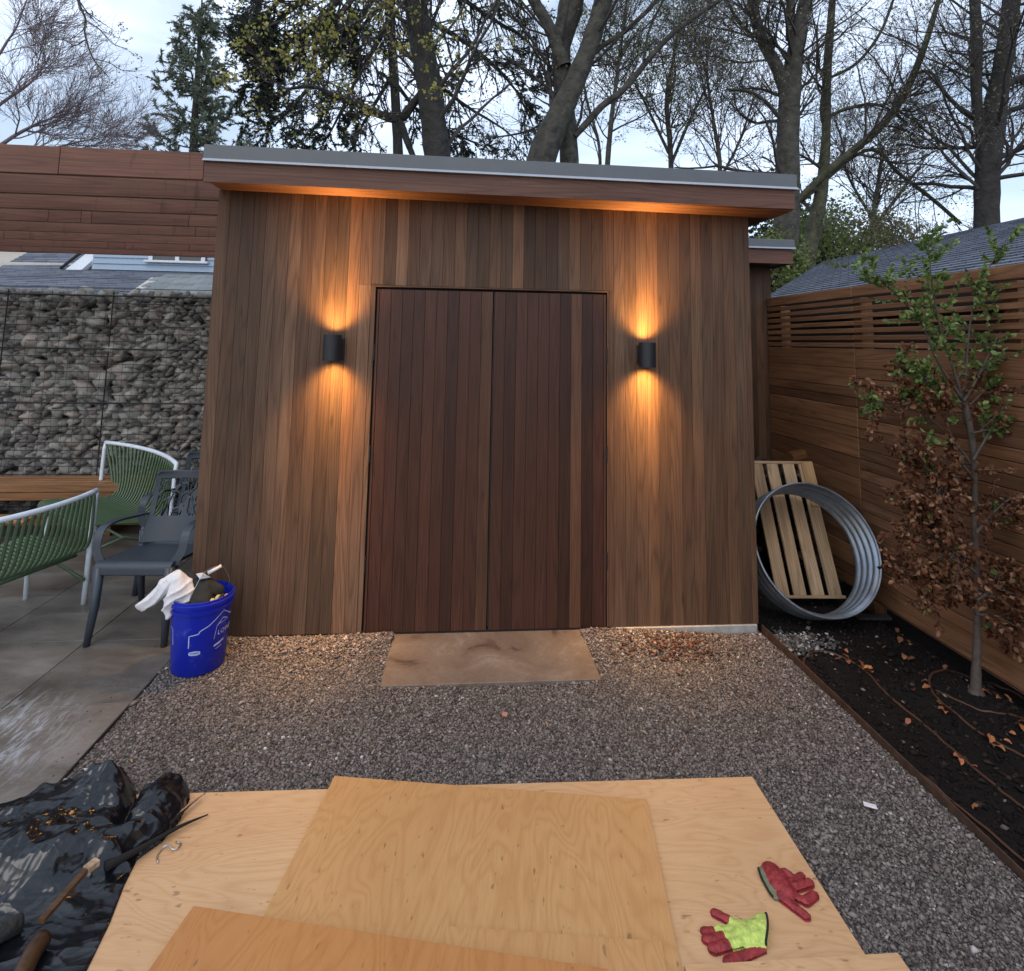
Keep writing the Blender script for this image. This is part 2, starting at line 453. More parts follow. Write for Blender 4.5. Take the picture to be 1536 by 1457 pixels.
M['shrubleaf'] = island('shrub_leaves', [(0, (0.08,0.11,0.035)), (0.6, (0.17,0.21,0.07)), (1, (0.32,0.34,0.12))], 0.6, trans=0.4, bstr=0)

# ================================================================== SETTING
# ground far and wide
g = MB(); g.box(-150, 150, -60, 250, -0.4, -0.14)
tag(g.build('ground', plain('lawn_ground', (0.06, 0.065, 0.035), 0.95, 0, 0.4, 0.8, 0.2, 0.02)), kind='structure')

def vnoise(x, y, s, seed=0.0):
    return mnoise.noise(Vector((x*s+seed, y*s-seed, seed*1.7)))
def gh(x, y):
    """height of the gravel bed"""
    h = 0.010*vnoise(x, y, 1.7, 3) + 0.004*vnoise(x, y, 7, 9)
    w = max(0.0, min(1.0, (y-3.30)/0.34))
    h += 0.036*w*max(0.0, min(1.0, (1.42-x)/0.4)) - 0.014*w*max(0.0, min(1.0, (x-1.42)/0.3))
    if -0.352 < x < 0.765 and y > 3.155: return -0.012
    if 2.9 < y < 3.4 and -0.6 < x < 1.0: h += 0.010*min(1, (y-2.9)/0.15)*min(1, (x+0.6)/0.15, (1.0-x)/0.15)
    return h - 0.004
def sheet(name, x0, x1, y0, y1, nx, ny, fn, mat, kind='structure'):
    xs = np.linspace(x0, x1, nx); ys = np.linspace(y0, y1, ny)
    V = [(x, y, fn(x, y)) for y in ys for x in xs]
    F = [(j*nx+i, j*nx+i+1, (j+1)*nx+i+1, (j+1)*nx+i) for j in range(ny-1) for i in range(nx-1)]
    o = link(name, np_mesh(name, np.array(V), np.array(F)), mat, smooth=True)
    return tag(o, kind=kind)

def gravelmat():
    m, t, b = newmat('gravel_base')
    tcn = N(t, 'ShaderNodeTexCoord')
    vo = N(t, 'ShaderNodeTexVoronoi', Scale=115.0); L(t, tcn.outputs['Object'], vo.inputs['Vector'])
    n1 = N(t, 'ShaderNodeTexNoise', Scale=3.0, Detail=5.0); L(t, tcn.outputs['Object'], n1.inputs['Vector'])
    sep = t.nodes.new('ShaderNodeSeparateColor'); L(t, vo.outputs['Color'], sep.inputs[0])
    c = ramp(t, sep.outputs[0], [(0, (0.025,0.021,0.020)), (0.6, (0.07,0.06,0.055)), (0.93, (0.12,0.105,0.095)), (1, (0.35,0.33,0.31))])
    c = mixc(t, 1.0, c, t_val(t, math_(t, 'ADD', n1.outputs['Fac'], 0.5)), 'MULTIPLY')
    L(t, c, b.inputs['Base Color']); b.inputs['Roughness'].default_value = 0.9
    h = math_(t, 'SUBTRACT', 1.0, vo.outputs['Distance'])
    bump(t, b, h, 0.8, 0.006)
    return m
M['gravelbase'] = gravelmat()
sheet('gravel_ground', -1.517, 1.906, -1.0, 3.70, 60, 90, gh, M['gravelbase'])

# loose stones: each a squashed octahedron of its own size and turn
OCT = np.array([(1,0,0),(-1,0,0),(0,1,0),(0,-1,0),(0,0,1),(0,0,-1)], float)
OCF = np.array([(0,2,4),(2,1,4),(1,3,4),(3,0,4),(2,0,5),(1,2,5),(3,1,5),(0,3,5)])
def stones(name, P, R, mat, flat=0.6, seed=1):
    r = np.random.default_rng(seed); n = len(P)
    V = OCT[None] * (1 + r.uniform(-0.35, 0.35, (n, 6, 1)))
    V = V + r.uniform(-0.22, 0.22, (n, 6, 3))
    a = r.uniform(0, 2*np.pi, n); ca, sa = np.cos(a), np.sin(a)
    V[:, :, 0] *= r.uniform(0.9, 1.5, (n, 1)); V[:, :, 2] *= flat
    x = V[:, :, 0]*ca[:, None] - V[:, :, 1]*sa[:, None]; y = V[:, :, 0]*sa[:, None] + V[:, :, 1]*ca[:, None]
    tl = r.uniform(-0.5, 0.5, n)
    z = V[:, :, 2] + x*tl[:, None]
    V = np.stack([x, y, z], -1) * R[:, None, None] + P[:, None, :]
    F = OCF[None] + (np.arange(n)*6)[:, None, None]
    return link(name, np_mesh(name, V.reshape(-1, 3), F.reshape(-1, 3)), mat)
M['pebble'] = island('gravel_stones', [(0, (0.060,0.047,0.041)), (0.35, (0.125,0.102,0.090)), (0.75, (0.205,0.172,0.152)), (0.96, (0.25,0.215,0.19)), (0.992, (0.30,0.27,0.25)), (1.0, (0.55,0.52,0.49))], 0.75, 90, bstr=0)
M['pebblepale'] = island('pale_gravel_stones', [(0, (0.10,0.075,0.068)), (0.5, (0.19,0.148,0.132)), (0.92, (0.28,0.23,0.21)), (1.0, (0.52,0.48,0.45))], 0.75, 90, bstr=0)
n = 145000
px_ = rng.uniform(-1.51, 1.90, n*2); py_ = rng.uniform(0.9, 3.655, n*2)
keep = ~((px_ > -1.15) & (px_ < 1.17) & (py_ < 2.40)) & ~((px_ > -0.345) & (px_ < 0.76) & (py_ > 3.16))
px_, py_ = px_[keep][:n], py_[keep][:n]
R_ = rng.gamma(4.0, 0.0009, len(px_)) + 0.0018
Z_ = np.array([gh(x, y) for x, y in zip(px_, py_)]) + R_*rng.uniform(-0.1, 0.6, len(px_))
tag(stones('gravel', np.stack([px_, py_, Z_], 1), R_, M['pebble'], seed=3), 'fine grey crushed gravel covering the yard in front of the shed', 'gravel', kind='stuff')
# a paler, coarser drift of gravel lies along the foot of the wall and along the steel edging
n = 9000
a_ = rng.random(n) < 0.84
x_ = np.where(a_, rng.uniform(-1.5, 1.88, n), 1.88 - np.abs(rng.normal(0, 0.12, n)))
y_ = np.where(a_, 3.645 - np.abs(rng.normal(0, 0.13, n)), rng.uniform(2.0, 3.6, n))
k_ = ~((x_ > -0.35) & (x_ < 0.78) & (y_ > 3.14)) & (y_ > 1.2)
x_, y_ = x_[k_], y_[k_]; R_ = rng.gamma(4.0, 0.0011, len(x_)) + 0.002
Z_ = np.array([gh(x, y) for x, y in zip(x_, y_)]) + R_*0.6 + 0.002
tag(stones('pale_gravel', np.stack([x_, y_, Z_], 1), R_, M['pebblepale'], seed=4), 'paler coarse gravel drifted along the wall foot and the steel edging', 'gravel', kind='stuff')
# brown bark shreds on the gravel right of the door slab
n = 260
x_ = rng.normal(1.28, 0.17, n); y_ = np.minimum(3.62, rng.normal(3.46, 0.09, n)); k_ = x_ < 1.85; x_, y_ = x_[k_], y_[k_]
Z_ = np.array([gh(x, y) for x, y in zip(x_, y_)]) + 0.014
M['shred'] = island('bark_shreds', [(0, (0.05,0.022,0.015)), (0.6, (0.11,0.047,0.032)), (1, (0.19,0.10,0.065))], 0.9, 60, bstr=0)
tag(stones('bark_shreds', np.stack([x_, y_, Z_], 1), rng.uniform(0.004, 0.015, len(x_)), M['shred'], flat=0.25, seed=5), 'reddish brown bark shreds scattered on the gravel right of the door slab', 'bark', kind='stuff')

# soil bed
def sh(x, y):
    m_ = 0.05*math.exp(-((x-2.69)**2+(y-2.97)**2)/0.06)
    return -0.045 + 0.014*vnoise(x, y, 3.2, 5) + 0.008*vnoise(x, y, 14, 2) + 0.004*vnoise(x, y, 40, 1) + m_ - 0.05*max(0.0, min(1.0, (x-2.72)/0.2))*(1 if y < 4.4 else 0)
def soilmat():
    m, t, b = newmat('dark_soil')
    tcn = N(t, 'ShaderNodeTexCoord')
    n1 = N(t, 'ShaderNodeTexNoise', Scale=70.0, Detail=6.0, Roughness=0.7); L(t, tcn.outputs['Object'], n1.inputs['Vector'])
    n2 = N(t, 'ShaderNodeTexNoise', Scale=4.0, Detail=4.0); L(t, tcn.outputs['Object'], n2.inputs['Vector'])
    c = ramp(t, n1.outputs['Fac'], [(0.3, (0.006,0.005,0.005)), (0.6, (0.017,0.013,0.012)), (0.74, (0.04,0.028,0.022)), (0.80, (0.16,0.13,0.11))])
    c = mixc(t, 1.0, c, t_val(t, math_(t, 'ADD', n2.outputs['Fac'], 0.5)), 'MULTIPLY')
    L(t, c, b.inputs['Base Color']); b.inputs['Roughness'].default_value = 0.95; b.inputs['Specular IOR Level'].default_value = 0.2
    bump(t, b, n1.outputs['Fac'], 0.9, 0.012)
    return m
M['soil'] = soilmat()
sheet('soil_bed', 1.914, 3.2, 0.2, 5.25, 110, 300, sh, M['soil'])
n = 5000
x_ = rng.uniform(1.93, 2.9, n); y_ = rng.uniform(1.2, 4.6, n); R_ = rng.gamma(3, 0.0022, n)+0.002
Z_ = np.array([sh(x, y) for x, y in zip(x_, y_)]) + R_*0.3
M['soilclod'] = island('soil_clods', [(0, (0.007,0.006,0.006)), (0.85, (0.02,0.015,0.013)), (0.97, (0.05,0.035,0.028)), (1, (0.28,0.25,0.22))], 0.95, 80, 0.2, bstr=0)
tag(stones('soil_crumbs', np.stack([x_, y_, Z_], 1), R_, M['soilclod'], seed=8), 'black crumbly soil of the planting bed beside the fence', 'soil', kind='stuff')
n = 900
x_ = np.abs(rng.normal(0, 0.16, n))+1.95; y_ = rng.normal(3.58, 0.06, n); R_ = rng.gamma(3, 0.0022, n)+0.003
Z_ = np.array([sh(x, y) for x, y in zip(x_, y_)]) + R_*0.5+0.004
M['greyspill'] = island('grey_gravel_spill', [(0, (0.04,0.04,0.042)), (0.7, (0.12,0.12,0.12)), (1, (0.4,0.4,0.4))], 0.9, 80, bstr=0)
tag(stones('spilled_gravel', np.stack([x_, y_, Z_], 1), R_, M['greyspill'], seed=9), 'grey gravel spilled on the soil below the steel ring', 'gravel', kind='stuff')

# steel edging between gravel and soil
e = MB(); e.bbox(1.906, 1.913, 0.2, 3.655, -0.09, 0.032, 0.001)
tag(e.build('steel_edging', M['rust']), 'thin rusty steel edging strip between the gravel and the soil bed', 'edging')
e = MB(); e.bbox(-1.526, -1.518, -0.6, 3.655, -0.06, 0.006, 0.001)
tag(e.build('patio_edging', M['dark']), 'thin black edging strip between the patio pavers and the gravel', 'edging')

# patio
def tilemat():
    m, t, b = newmat('grey_paver')
    tcn = N(t, 'ShaderNodeTexCoord'); ge = N(t, 'ShaderNodeNewGeometry'); oi = N(t, 'ShaderNodeObjectInfo')
    mpn = t.nodes.new('ShaderNodeMapping'); mpn.inputs['Scale'].default_value = (1.0, 2.2, 1.0); mpn.inputs['Rotation'].default_value = (0, 0, 0.5)
    L(t, ge.outputs['Position'], mpn.inputs[0])
    n1 = N(t, 'ShaderNodeTexNoise', Scale=2.4, Detail=7.0, Roughness=0.62, Distortion=0.4); L(t, mpn.outputs[0], n1.inputs['Vector'])
    n2 = N(t, 'ShaderNodeTexNoise', Scale=34.0, Detail=6.0, Roughness=0.7); L(t, mpn.outputs[0], n2.inputs['Vector'])
    c = ramp(t, n1.outputs['Fac'], [(0.33, (0.095,0.080,0.067)), (0.5, (0.155,0.133,0.112)), (0.68, (0.215,0.19,0.165))])
    c = mixc(t, 1.0, c, t_val(t, math_(t, 'ADD', math_(t, 'MULTIPLY', n2.outputs['Fac'], 0.5), 0.75)), 'MULTIPLY')
    c = mixc(t, 1.0, c, t_val(t, math_(t, 'ADD', math_(t, 'MULTIPLY', oi.outputs['Random'], 0.3), 0.85)), 'MULTIPLY')
    # specks of dirt
    vo = N(t, 'ShaderNodeTexVoronoi', Scale=26.0); L(t, ge.outputs['Position'], vo.inputs['Vector'])
    n3 = N(t, 'ShaderNodeTexNoise', Scale=1.3, Detail=2.0); L(t, ge.outputs['Position'], n3.inputs['Vector'])
    spk = math_(t, 'LESS_THAN', vo.outputs['Distance'], 0.13)
    spk = math_(t, 'MULTIPLY', spk, math_(t, 'GREATER_THAN', n3.outputs['Fac'], 0.52))
    c = mixc(t, math_(t, 'MULTIPLY', spk, 0.8), c, (0.02, 0.018, 0.016))
    # sky and tree reflection of the wet patch, painted in as pale streaks
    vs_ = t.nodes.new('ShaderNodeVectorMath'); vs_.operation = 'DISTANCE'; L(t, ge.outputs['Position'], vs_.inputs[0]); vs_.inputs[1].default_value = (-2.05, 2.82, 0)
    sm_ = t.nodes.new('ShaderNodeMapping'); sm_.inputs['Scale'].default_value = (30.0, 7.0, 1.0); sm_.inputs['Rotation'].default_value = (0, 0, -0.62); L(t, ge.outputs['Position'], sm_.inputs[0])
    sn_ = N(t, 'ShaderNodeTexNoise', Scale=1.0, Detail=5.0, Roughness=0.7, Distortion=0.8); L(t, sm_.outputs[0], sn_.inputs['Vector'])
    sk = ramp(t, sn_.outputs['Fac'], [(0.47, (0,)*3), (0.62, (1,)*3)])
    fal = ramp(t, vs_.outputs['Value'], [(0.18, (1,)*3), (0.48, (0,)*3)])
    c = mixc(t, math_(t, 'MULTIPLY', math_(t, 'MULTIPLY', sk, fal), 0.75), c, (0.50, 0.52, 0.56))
    L(t, c, b.inputs['Base Color'])
    # rain film: a smooth wet patch near the gravel, damp elsewhere
    vd = t.nodes.new('ShaderNodeVectorMath'); vd.operation = 'DISTANCE'
    L(t, ge.outputs['Position'], vd.inputs[0]); vd.inputs[1].default_value = (-2.0, 2.75, 0)
    wn = N(t, 'ShaderNodeTexNoise', Scale=7.0, Detail=3.0); L(t, ge.outputs['Position'], wn.inputs['Vector'])
    wet = math_(t, 'ADD', vd.outputs['Value'], math_(t, 'MULTIPLY', wn.outputs['Fac'], 0.7))
    ro = ramp(t, wet, [(0.70, (0.06,)*3), (0.90, (0.16,)*3), (1.1, (0.36,)*3)])
    rr = mixc(t, 1.0, ro, t_val(t, math_(t, 'ADD', math_(t, 'MULTIPLY', n1.outputs['Fac'], 1.1), 0.45)), 'MULTIPLY')
    L(t, rr, b.inputs['Roughness']); b.inputs['Specular IOR Level'].default_value = 0.55
    bump(t, b, math_(t, 'ADD', n2.outputs['Fac'], math_(t, 'MULTIPLY', n1.outputs['Fac'], 2.0)), 0.10, 0.003)
    return m
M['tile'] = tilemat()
pb = MB(); pb.box(-7.5, -1.53, -0.6, 7.4, -0.13, -0.035)
patio = tag(pb.build('patio', M['dark']), kind='structure')
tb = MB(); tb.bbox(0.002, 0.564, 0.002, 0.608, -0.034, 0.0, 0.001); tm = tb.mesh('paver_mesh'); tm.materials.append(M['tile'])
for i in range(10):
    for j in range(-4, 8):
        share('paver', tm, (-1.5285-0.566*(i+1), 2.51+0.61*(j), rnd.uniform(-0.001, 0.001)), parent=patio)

# ================================================================== SHED
YF = 3.664; XL = -1.518; XR = 1.891
shed = empty('shed', (0.18, YF, 0), label='cedar clad garden shed with a double door and a flat grey edged roof', cat='shed')
def kid(mb, name, mat, root, smooth=False, tone=None):
    """build geometry given in world coordinates as a child of a thing that stands elsewhere"""
    o = mb.build(name, mat, None, smooth, tone)
    o.parent = root
    o.matrix_parent_inverse = Matrix.LocRotScale(root.location, root.rotation_euler, root.scale).inverted()
    return o

b = MB(); b.box(XL+0.02, XR-0.02, YF+0.03, 6.9, -0.05, 2.60)
kid(b, 'wall', M['dark'], shed)
b = MB(); b.bbox(0.96, XR-0.012, YF-0.014, YF+0.028, -0.12, 0.034, 0.004)
kid(b, 'foundation', M['concrete'], shed)
def soffz(x):   # underside of the roof at the wall
    return 2.661 + (x-XL)/(XR-XL)*(2.612-2.661)
PW = 0.0733
D0, D1, DT = -0.5305, 0.9311, 2.0691      # door opening
def plank_v(x0, x1, z0, z1, yf, name, mat, root, tone, th=0.018, g=0.0005, ch=0.0012, lean=0.0):
    """vertical board, chamfered front edges, own z origin at its foot so the grain differs board to board"""
    a0, a1 = x0+g, x1-g
    prof = [(a0, yf+th), (a0, yf+ch), (a0+ch, yf), (a1-ch, yf), (a1, yf+ch), (a1, yf+th)]
    mb = MB(); mb.prism(prof, lambda a, b_, l: (a, b_, l), z0, z1)
    return kid(mb, name, mat, root, tone=tone)
tonesL = [1.0,.80,.78,.80,.92,1.10,1.18,.92,.98,.78,.80,1.22,1.28,1.2,1.22,.98,1.15,.72,.62+.6]
tonesM = [1.3,.92,1.0,.98,.90,1.06,.80,.78,.96,.92,1.22,.62,.70,.66,.80,1.1,.88,.80,.90,.98,1.1,.82,.98,.95,1.12,.92]
x = XL; i = 0
seq = tonesL[:13] + [1.15, .80] + tonesM[:20] + [.95,1.06,1.08,.9,1.0,.86,.98,.82,.9,1.0,.82,.92,1.05,1.0,.7]
while x < XR - 0.012:
    x1 = min(x+PW, XR)
    if XR - x1 < 0.012: x1 = XR
    tn = seq[i % len(seq)]**1.6 * rnd.uniform(0.94, 1.06); hue = rnd.uniform(-0.05, 0.05)
    tone = (tn*(1+hue), tn, tn*(1-hue))
    top = min(soffz(x), soffz(x1)) - 0.002
    if x1 > D0-0.035 and x < D1+0.012:
        # above the door, with a narrower foot beside it where the board straddles the opening
        plank_v(x, x1, DT+0.020, top, YF-0.0001*i, 'plank', M['cladZ'], shed, tone)
        if x < D0-0.035-0.01: plank_v(x, D0-0.035, 0.036, DT+0.019, YF-0.0001*i, 'plank', M['cladZ'], shed, tone)
        if x1 > D1+0.012+0.01: plank_v(D1+0.012, x1, 0.036, DT+0.019, YF-0.0001*i, 'plank', M['cladZ'], shed, tone)
    else:
        plank_v(x, x1, 0.036, top, YF-0.0001*i, 'plank', M['cladZ'], shed, tone)
    x = x1; i += 1
# side wall boards (right flank, seen only from beside the shed)
y = YF+0.02
while y < 5.2:
    mb = MB(); mb.bbox(XR-0.019, XR-0.001, y+0.001, y+PW*2-0.001, 0.036, 2.60, 0.002)
    kid(mb, 'plank', M['cladZ'], shed, tone=rnd.uniform(.85, 1.1)); y += PW*2
# left flank
mb = MB(); mb.bbox(XL-0.001, XL+0.018, YF+0.02, 6.9, 0.036, 2.60, 0.002); kid(mb, 'side_cladding', M['cladZ'], shed)
b = MB(); b.bbox(XL+0.02, 0.955, YF+0.006, YF+0.028, -0.12, 0.034, 0.004); kid(b, 'base_board', M['dark'], shed)
# casing round the door
mb = MB(); mb.bbox(D0-0.033, D0-0.006, YF-0.004, YF+0.02, 0.036, DT+0.008, 0.002); kid(mb, 'door_casing', M['cladZ'], shed, tone=1.35)
mb = MB(); mb.bbox(D1+0.001, D1+0.011, YF-0.003, YF+0.02, 0.036, DT+0.008, 0.002); kid(mb, 'door_casing', M['cladZ'], shed, tone=1.2)
mb = MB(); mb.bbox(D0-0.033, D1+0.011, YF-0.004, YF+0.02, DT+0.009, DT+0.018, 0.002); kid(mb, 'door_casing', M['cladX'], shed, tone=1.1)
# doors
dtones = [[1.2,1.05,.92,.88,1.18,1.05,.60,1.15,1.0,1.3],[1.0,.74,1.08,1.02,1.0,1.02,.66,1.75,.55,.85]]
DC = 0.2022
for k, (xa, xb) in enumerate(((D0+0.004, DC-0.006), (DC+0.005, D1-0.005))):
    door = empty('door', (xa if k == 0 else xb, YF+0.02, 0.05)); door.parent = shed
    door.location = Vector(door.location) - shed.location
    def dk(mb, name, mat, tone=None, smooth=False):
        o = mb.build(name, mat, None, smooth, tone); o.parent = door
        o.matrix_parent_inverse = Matrix.Translation(-(Vector(shed.location)+Vector(door.location))); return o
    mb = MB(); mb.bbox(xa+0.002, xb-0.002, YF+0.026, YF+0.06, 0.036, DT-0.008, 0.002); dk(mb, 'frame', M['dark'])
    ed = 0.016
    for q in range(10):
        w = (xb-xa-ed)/10; s0 = xa+(ed if k == 0 else 0)+q*w
        g_, ch, yf, th = 0.0005, 0.0012, YF+0.004+0.0006*((q*7) % 3), 0.02
        a0, a1 = s0+g_, s0+w-g_
        prof = [(a0, yf+th), (a0, yf+ch), (a0+ch, yf), (a1-ch, yf), (a1, yf+ch), (a1, yf+th)]
        mb = MB(); mb.prism(prof, lambda a, b_, l: (a, b_, l), 0.034, DT-0.006)
        tn = dtones[k][q]*rnd.uniform(.96, 1.04)
        dk(mb, 'plank', M['door'], (tn, tn*(1.0 if tn < 1.3 else 1.22), tn*(1.0 if tn < 1.3 else 1.15)))
    mb = MB(); (mb.bbox(xa, xa+ed-0.002, YF+0.003, YF+0.03, 0.034, DT-0.006, 0.002) if k == 0 else mb.bbox(xb-ed+0.002, xb, YF+0.003, YF+0.03, 0.034, DT-0.006, 0.002))
    dk(mb, 'edge_strip', M['door'], 1.5)
    for hz in (1.67, 1.06, 0.42):
        hx = xa-0.006 if k == 0 else xb+0.005
        mb = MB(); mb.tube([(hx, YF-0.001, hz-0.05), (hx, YF-0.001, hz+0.05)], 0.006, 8); mb.box(hx-0.002, hx+0.002, YF, YF+0.02, hz-0.05, hz+0.05)
        dk(mb, 'hinge', M['black'])
mb = MB(); mb.bbox(DC+0.001, DC+0.0036, YF+0.016, YF+0.03, 0.05, DT-0.01, 0.001); kid(mb, 'weather_seal', M['flash'], shed)

# roof: soffit boards, fascia, capping with a pale drip lip
YE = YF-0.25
def roofbox(mb, x0, x1, y0, y1, za, zb, zc, zd, mi=0):
    """za..zb heights at x0, zc..zd at x1"""
    return mb.add([(x0,y0,za),(x1,y0,zc),(x1,y1,zc),(x0,y1,za),(x0,y0,zb),(x1,y0,zd),(x1,y1,zd),(x0,y1,zb)],
        [(0,3,2,1),(4,5,6,7),(0,1,5,4),(1,2,6,5),(2,3,7,6),(3,0,4,7)], mi)
XE = 2.072
SL, SR = 2.661, 2.6095
roof = empty('roof', (0, YE, 2.65)); roof.parent = shed; roof.location = Vector(roof.location)-shed.location
def rk(mb, name, mat, tone=None):
    o = mb.build(name, mat, None, False, tone); o.parent = roof
    o.matrix_parent_inverse = Matrix.Translation(-(Vector(shed.location)+Vector(roof.location))); return o
xs0 = -1.507
for q in range(3):
    y0 = YE+0.021+q*0.077; y1 = y0+0.0745
    mb = MB(); roofbox(mb, xs0, XE-0.002, y0, min(y1, YF-0.001), SL-0.004, SL+0.012, SR-0.004, SR+0.012); rk(mb, 'soffit_board', M['fascia'], 1.25)
mb = MB(); roofbox(mb, XR+0.001, XE-0.024, YF+0.002, 6.85, SR+0.003, SR+0.014, SR-0.001, SR+0.011); rk(mb, 'soffit_board', M['cladY'], .9)
mb = MB(); roofbox(mb, xs0, XE, YE, YE+0.02, 2.640, 2.766, 2.612, 2.740); rk(mb, 'fascia', M['fascia'])
mb = MB(); roofbox(mb, XE-0.022, XE+0.0005, YE+0.021, 6.85, 2.612, 2.740, 2.612, 2.7405); rk(mb, 'fascia', M['cladY'], .9)
mb = MB(); roofbox(mb, xs0+0.004, XE-0.025, YE+0.022, 6.85, 2.684, 2.79, 2.640, 2.765); rk(mb, 'deck', M['roof'])
mb = MB()
roofbox(mb, xs0-0.003, XE+0.012, YE-0.012, 6.87, 2.777, 2.858, 2.751, 2.832)
rk(mb, 'capping', M['flash'])
mb = MB()
mb.add([(xs0-0.006,YE-0.024,2.760),(XE+0.022,YE-0.024,2.733),(XE+0.022,YE+0.0,2.733),(xs0-0.006,YE+0.0,2.760),
        (xs0-0.003,YE-0.012,2.7765),(XE+0.012,YE-0.012,2.7505),(XE+0.012,YE+0.0,2.7505),(xs0-0.003,YE+0.0,2.7765)],
       [(0,3,2,1),(4,5,6,7),(0,1,5,4),(1,2,6,5),(2,3,7,6),(3,0,4,7)])
rk(mb, 'drip_lip', M['flashlip'])
mb = MB(); mb.bbox(XE+0.0, XE+0.02, YE+0.004, 6.86, 2.733, 2.750, 0.002); rk(mb, 'drip_lip', M['flashlip'])

# rear wing of the shed, lower roof, seen past the right corner
wing = empty('shed_wing', (2.4, 5.27, 0), label='lower rear wing of the cedar shed in the gap before the fence', cat='shed')
mb = MB(); mb.box(XR+0.0, 2.92, 5.29, 7.4, -0.05, 2.50); kid(mb, 'wall', M['dark'], wing)
x = XR+0.002
while x < 2.925:
    plank_v(x, min(x+PW, 2.93), 0.0, 2.508, 5.27, 'plank', M['cladZ'], wing, rnd.uniform(.6, .95)); x += PW
mb = MB(); mb.bbox(XR+0.003, 2.985, 5.02, 5.268, 2.512, 2.53, 0.002); kid(mb, 'soffit_board', M['cladX'], wing)
mb = MB(); mb.bbox(XR+0.003, 3.0, 5.0, 5.019, 2.50, 2.632, 0.002); kid(mb, 'fascia', M['fascia'], wing, tone=1.1)
mb = MB(); mb.bbox(2.981, 3.0, 5.0195, 7.4, 2.50, 2.632, 0.002); kid(mb, 'fascia', M['cladY'], wing)
mb = MB(); mb.bbox(XR+0.003, 3.012, 4.985, 7.42, 2.652, 2.722, 0.003); kid(mb, 'capping', M['flash'], wing)
mb = MB(); mb.bbox(XR+0.003, 3.018, 4.975, 7.43, 2.633, 2.651, 0.003); kid(mb, 'drip_lip', M['flashlip'], wing)

# wall lamps
def beam_profile(ld):
    """the reflector throws most of the light along the axis, some of it wide"""
    ld.use_nodes = True; t = ld.node_tree; em = [n for n in t.nodes if n.type == 'EMISSION'][0]
    tcn = t.nodes.new('ShaderNodeTexCoord'); sp = t.nodes.new('ShaderNodeSeparateXYZ'); L(t, tcn.outputs['Normal'], sp.inputs[0])
    c = math_(t, 'ABSOLUTE', sp.outputs[2])
    narrow = math_(t, 'MULTIPLY', math_(t, 'POWER', c, 36.0), LAMP[0]); mid = math_(t, 'MULTIPLY', math_(t, 'POWER', c, 7.0), LAMP[1]); wide = math_(t, 'MULTIPLY', math_(t, 'POWER', c, 1.6), LAMP[2])
    L(t, math_(t, 'ADD', math_(t, 'ADD', narrow, mid), wide), em.inputs['Strength'])
LAMP = (125.0, 84.0, 8.0)
def sconce(x, z, label):
    r = empty('wall_lamp', (x, YF, z), label=label, cat='lamp', group='wall lamps either side of the shed doors')
    rad, h, yc = 0.052, 0.077, -0.085
    mb = MB(); mb.lathe([(rad, -h), (rad, h), (rad-0.004, h), (rad-0.004, 0.02), (0.001, 0.02)], 32, (0, yc, 0)); 
    mb.lathe([(0.001, -0.02), (rad-0.004, -0.02), (rad-0.004, -h), (rad, -h)], 32, (0, yc, 0))
    o = mb.build('shade', M['black'], r); auto_smooth(o, 40)
    mb = MB(); mb.bbox(-0.03, 0.03, yc+rad-0.006, -0.012, -0.045, 0.045, 0.003); mb.bbox(0.008, 0.058, -0.03, 0.0, -0.07, 0.055, 0.002); mb.build('bracket', M['black'], r)
    mb = MB(); mb.bbox(-0.045, 0.045, -0.0115, -0.001, -0.06, 0.06, 0.003); mb.build('back_plate', M['black'], r)
    m = M.get('lens')
    if m is None:
        m, t, b = newmat('lamp_lens'); b.inputs['Base Color'].default_value = (0.9, 0.7, 0.5, 1)
        b.inputs['Emission Color'].default_value = (1.0, 0.50, 0.14, 1); b.inputs['Emission Strength'].default_value = 12.0; M['lens'] = m
    for s_ in (1, -1):
        mb = MB(); mb.lathe([(0.001, s_*0.028), (0.030, s_*0.028), (0.030, s_*0.021)], 24, (0, yc, 0)); mb.build('lens', m, r)
        ld = bpy.data.lights.new('lamp_light', 'SPOT'); ld.energy = 1.0; ld.color = (1.0, 0.53, 0.145); ld.spot_size = math.radians(160); ld.spot_blend = 0.25; ld.shadow_soft_size = 0.02
        beam_profile(ld)
        lo = bpy.data.objects.new('bulb', ld); col.objects.link(lo); lo.parent = r
        lo.location = (0, yc, s_*0.040); lo.rotation_euler = (math.pi if s_ > 0 else 0, 0, 0)
    return r
sconce(-0.767, 1.697, 'black cylinder wall lamp glowing up and down on the cladding left of the shed doors')
sconce(1.168, 1.684, 'black cylinder wall lamp glowing up and down on the cladding right of the shed doors')

